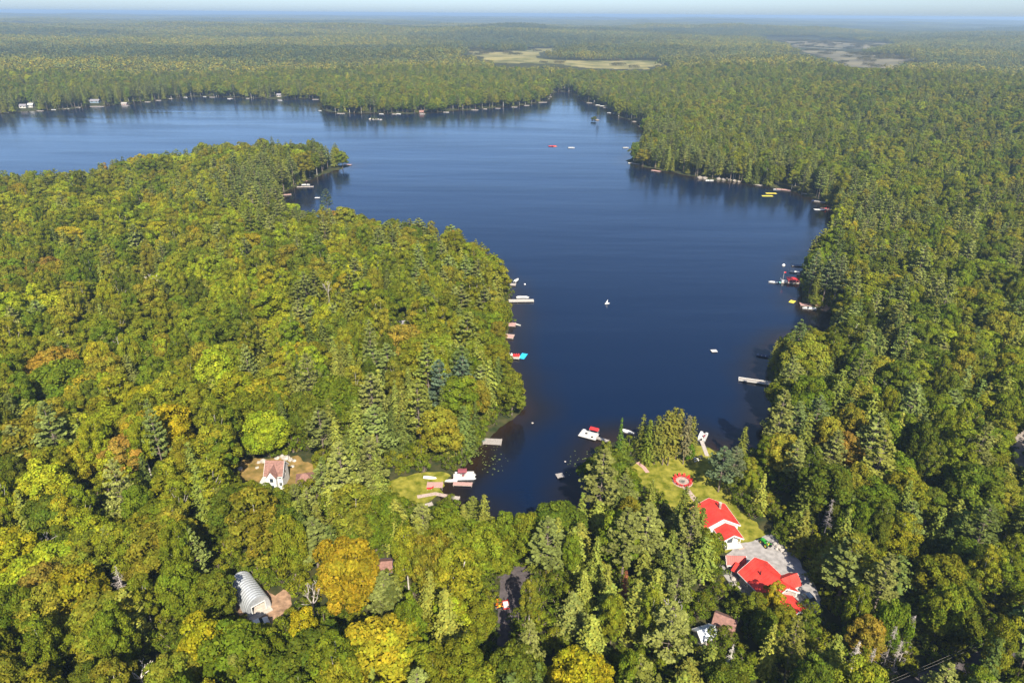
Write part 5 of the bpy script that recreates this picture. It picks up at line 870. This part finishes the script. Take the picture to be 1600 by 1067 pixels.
# the rest of the forest, too many to count
def instancer(name, P, pid, tn, rz, sc, meshes, label):
    col = bpy.data.collections.new('forest_sources')
    for i, jm in enumerate(meshes): o = bpy.data.objects.new('forest_source_%03d' % i, jm); col.objects.link(o)
    me = bpy.data.meshes.new(name); me.vertices.add(len(P)); me.vertices.foreach_set('co', np.asarray(P, np.float32).ravel())
    def at(nm, ty, fld, v): a = me.attributes.new(nm, ty, 'POINT'); a.data.foreach_set(fld, np.ascontiguousarray(v).ravel())
    at('source', 'INT', 'value', np.asarray(pid, np.int32)); at('tint', 'FLOAT_COLOR', 'color', np.concatenate([tn, np.ones((len(tn), 1))], 1).astype(np.float32)); at('turn', 'FLOAT_VECTOR', 'vector', np.stack([rz*0, rz*0, rz], 1).astype(np.float32)); at('size', 'FLOAT_VECTOR', 'vector', np.asarray(sc, np.float32))
    ng = bpy.data.node_groups.new(name, 'GeometryNodeTree'); ng.interface.new_socket('Geometry', in_out='INPUT', socket_type='NodeSocketGeometry'); ng.interface.new_socket('Geometry', in_out='OUTPUT', socket_type='NodeSocketGeometry')
    nn = ng.nodes; gi = nn.new('NodeGroupInput'); go = nn.new('NodeGroupOutput'); ip = nn.new('GeometryNodeInstanceOnPoints'); ci = nn.new('GeometryNodeCollectionInfo'); ci.inputs['Collection'].default_value = col; ci.inputs['Separate Children'].default_value = True; ci.inputs['Reset Children'].default_value = True
    def na(nm, ty): q = nn.new('GeometryNodeInputNamedAttribute'); q.data_type = ty; q.inputs[0].default_value = nm; return q.outputs[0]
    e2 = nn.new('FunctionNodeEulerToRotation'); lk = ng.links.new; lk(gi.outputs[0], ip.inputs['Points']); lk(ci.outputs[0], ip.inputs['Instance']); ip.inputs['Pick Instance'].default_value = True
    lk(na('source', 'INT'), ip.inputs['Instance Index']); lk(na('turn', 'FLOAT_VECTOR'), e2.inputs[0]); lk(e2.outputs[0], ip.inputs['Rotation']); lk(na('size', 'FLOAT_VECTOR'), ip.inputs['Scale']); lk(ip.outputs[0], go.inputs[0])
    o = obj(name, me, None, kind='stuff', label=label); md = o.modifiers.new('forest', 'NODES'); md.node_group = ng; return o
rest = np.ones(N_, bool); rest[chosen] = False
SCL = np.stack([rs, rs, hs], 1); PT = np.stack([X, Y, Z], 1)
kb = rest & (kind == 0); instancer('broadleaf_forest', PT[kb], pidx[kb], tint[kb], rot[kb], SCL[kb], [p[2] for p in PROTO['broad']], 'mixed green and yellow broadleaf woods round the lake')
kc = rest & (kind > 0); instancer('conifer_forest', PT[kc], pidx[kc]-10, tint[kc], rot[kc], SCL[kc], [p[2] for p in PROTO['cone']+PROTO['pine']], 'dark conifers scattered through the woods and along the shore')
# undergrowth below the crowns and along the banks
c = 3.6; UX, UY = np.meshgrid(np.arange(-260, 260, c), np.arange(62, 420, c)); UX = UX.ravel()+rng.uniform(-2, 2, UX.size); UY = UY.ravel()+rng.uniform(-2, 2, UY.size); ud = shore(UX, UY); k = (ud > .6) & (np.abs(UX) < UY*.85+60); UX, UY, ud = UX[k], UY[k], ud[k]
for s in SHEETS+FOOT: k = ~inpoly(UX, UY, s) & (polydist(UX, UY, s) > .3); UX, UY, ud = UX[k], UY[k], ud[k]
UZ = ground(UX, UY, ud); un = len(UX); us = rng.uniform(.7, 2.1, un); k = ~blocked(UX, UY, UZ, 2.6*us, 1.6*us, CLEAR[:5], lv=(.5, .95), wd=(.8, .4)); UX, UY, UZ, us = UX[k], UY[k], UZ[k], us[k]; un = len(UX)
instancer('undergrowth', np.stack([UX, UY, UZ], 1), rng.integers(0, 2, un), TBA[rng.choice(4, un, p=[.4, .35, .2, .05])], rng.uniform(0, 6.28, un), np.stack([us, us, us*rng.uniform(.7, 1.3, un)], 1), [p[2] for p in PROTO['shrub']], 'shrubs and saplings under the trees')

# beyond: patches of distant canopy, every tree in them a small dome or cone of leaves
def patch(S, cell, dense, q):
    parts = []; g_ = np.arange(-S/2+cell/2, S/2, cell)
    for gx in g_:
        for gy in g_:
            if rng.random() > dense: continue
            x = gx+rng.uniform(-.45, .45)*cell; y = gy+rng.uniform(-.45, .45)*cell; cn = rng.random() < .16; h = rng.uniform(13, 20); R_ = rng.uniform(2.2, 3.2) if cn else rng.uniform(3.6, 5.8); n = q
            hue = np.array([(.7, .85, 1.1), (1, 1, 1), (1.25, 1.05, .8), (1.5, 1.2, .7), (.75, .8, .9)][rng.integers(0, 5)])*rng.uniform(.8, 1.2)
            if cn: t = rng.random(n); ph = rng.uniform(0, 6.28, n); C = np.stack([R_*(1-t)*np.cos(ph), R_*(1-t)*np.sin(ph), h*(.25+.8*t)], 1); hue = hue*np.array([.65, .75, 1.0])
            else: dv = unit(rng.normal(size=(n, 3))*np.array([1, 1, .8])+np.array([0, 0, .55])); C = dv*np.array([R_, R_, h*.38])*rng.uniform(.75, 1.05, (n, 1))+np.array([0, 0, h*.6])
            N = unit(C-np.array([0, 0, h*.45])+rng.normal(size=(n, 3))*3.2); parts.append(quads(C+np.array([x, y, 0]), N, rng.uniform(.7, 1.25, n)*R_/4.2, hue*rng.uniform(.75, 1.25, (n, 1))))
    return crownmesh('canopy', parts, LEAF)
PM = [patch(40, 6.6, .92, 26) for _ in range(5)]+[patch(100, 8.3, .95, 9) for _ in range(3)]
pp, pi_, pt, pr_, ps = [], [], [], [], []
for S, r0, r1, ids in ((40, 1430, 5200, (0, 5)), (100, 5200, 15000, (5, 8))):
    gx, gy = np.meshgrid(np.arange(-r1*.92, r1*.92, S), np.arange(400, r1, S)); gx = gx.ravel(); gy = gy.ravel(); rr = np.hypot(gx, gy); k = (rr > r0) & (rr < r1) & (np.abs(gx) < gy*.86+60); gx, gy = gx[k], gy[k]
    z = ground(gx, gy); 
    if r0 < 2000: k = ~blocked(gx, gy, z, np.full(len(gx), 17.), np.full(len(gx), 20.), FARCLEARPX, lv=(0., .5, .9), wd=(.8, .8, .8), jit=7); gx, gy, z = gx[k], gy[k], z[k]
    m_ = len(gx); f = sm((fbm(gx/900, gy/330, 41)-.3)*2.6)[:, None]*.75+.25*rng.random((len(gx), 1)); t_ = np.array([.075, .098, .045])*(1-f)+np.array([.185, .19, .035])*f
    pp.append(np.stack([gx, gy, z], 1)); pi_.append(rng.integers(*ids, m_)); pt.append(t_*rng.uniform(.9, 1.1, (m_, 1))); pr_.append(rng.integers(0, 4, m_)*math.pi/2); ps.append(np.stack([np.ones(m_), np.ones(m_), rng.uniform(.85, 1.2, m_)], 1))
for poly in FARCLEAR:                                    # scattered low growth in the wetlands
    gx, gy = np.meshgrid(np.arange(min(p[0] for p in poly), max(p[0] for p in poly), 30), np.arange(min(p[1] for p in poly), max(p[1] for p in poly), 34)); gx = gx.ravel()+rng.uniform(-14, 14, gx.size); gy = gy.ravel()+rng.uniform(-14, 14, gy.size)
    k = inpoly(gx, gy, poly) & (rng.random(len(gx)) < (.04 if poly is FARCLEAR[0] else .2)+(.15 if poly is FARCLEAR[0] else .5)*(noise(gx/160, gy/90, 77) > .6)); gx, gy = gx[k], gy[k]; m_ = len(gx); s_ = rng.uniform(.25, .5, m_)
    pp.append(np.stack([gx, gy, ground(gx, gy)], 1)); pi_.append(rng.integers(0, 5, m_)); pt.append(np.tile((.085, .085, .04), (m_, 1))); pr_.append(rng.uniform(0, 6, m_)); ps.append(np.stack([s_*1.6, s_*1.6, s_], 1))
instancer('distant_forest', np.concatenate(pp), np.concatenate(pi_), np.concatenate(pt), np.concatenate(pr_), np.concatenate(ps), PM, 'endless hazy forest reaching the horizon')
print('TREES', N_, 'individual', len(chosen)+len(SP)+len(DEAD), 'patches', sum(map(len, pp)), 'shrubs', un)
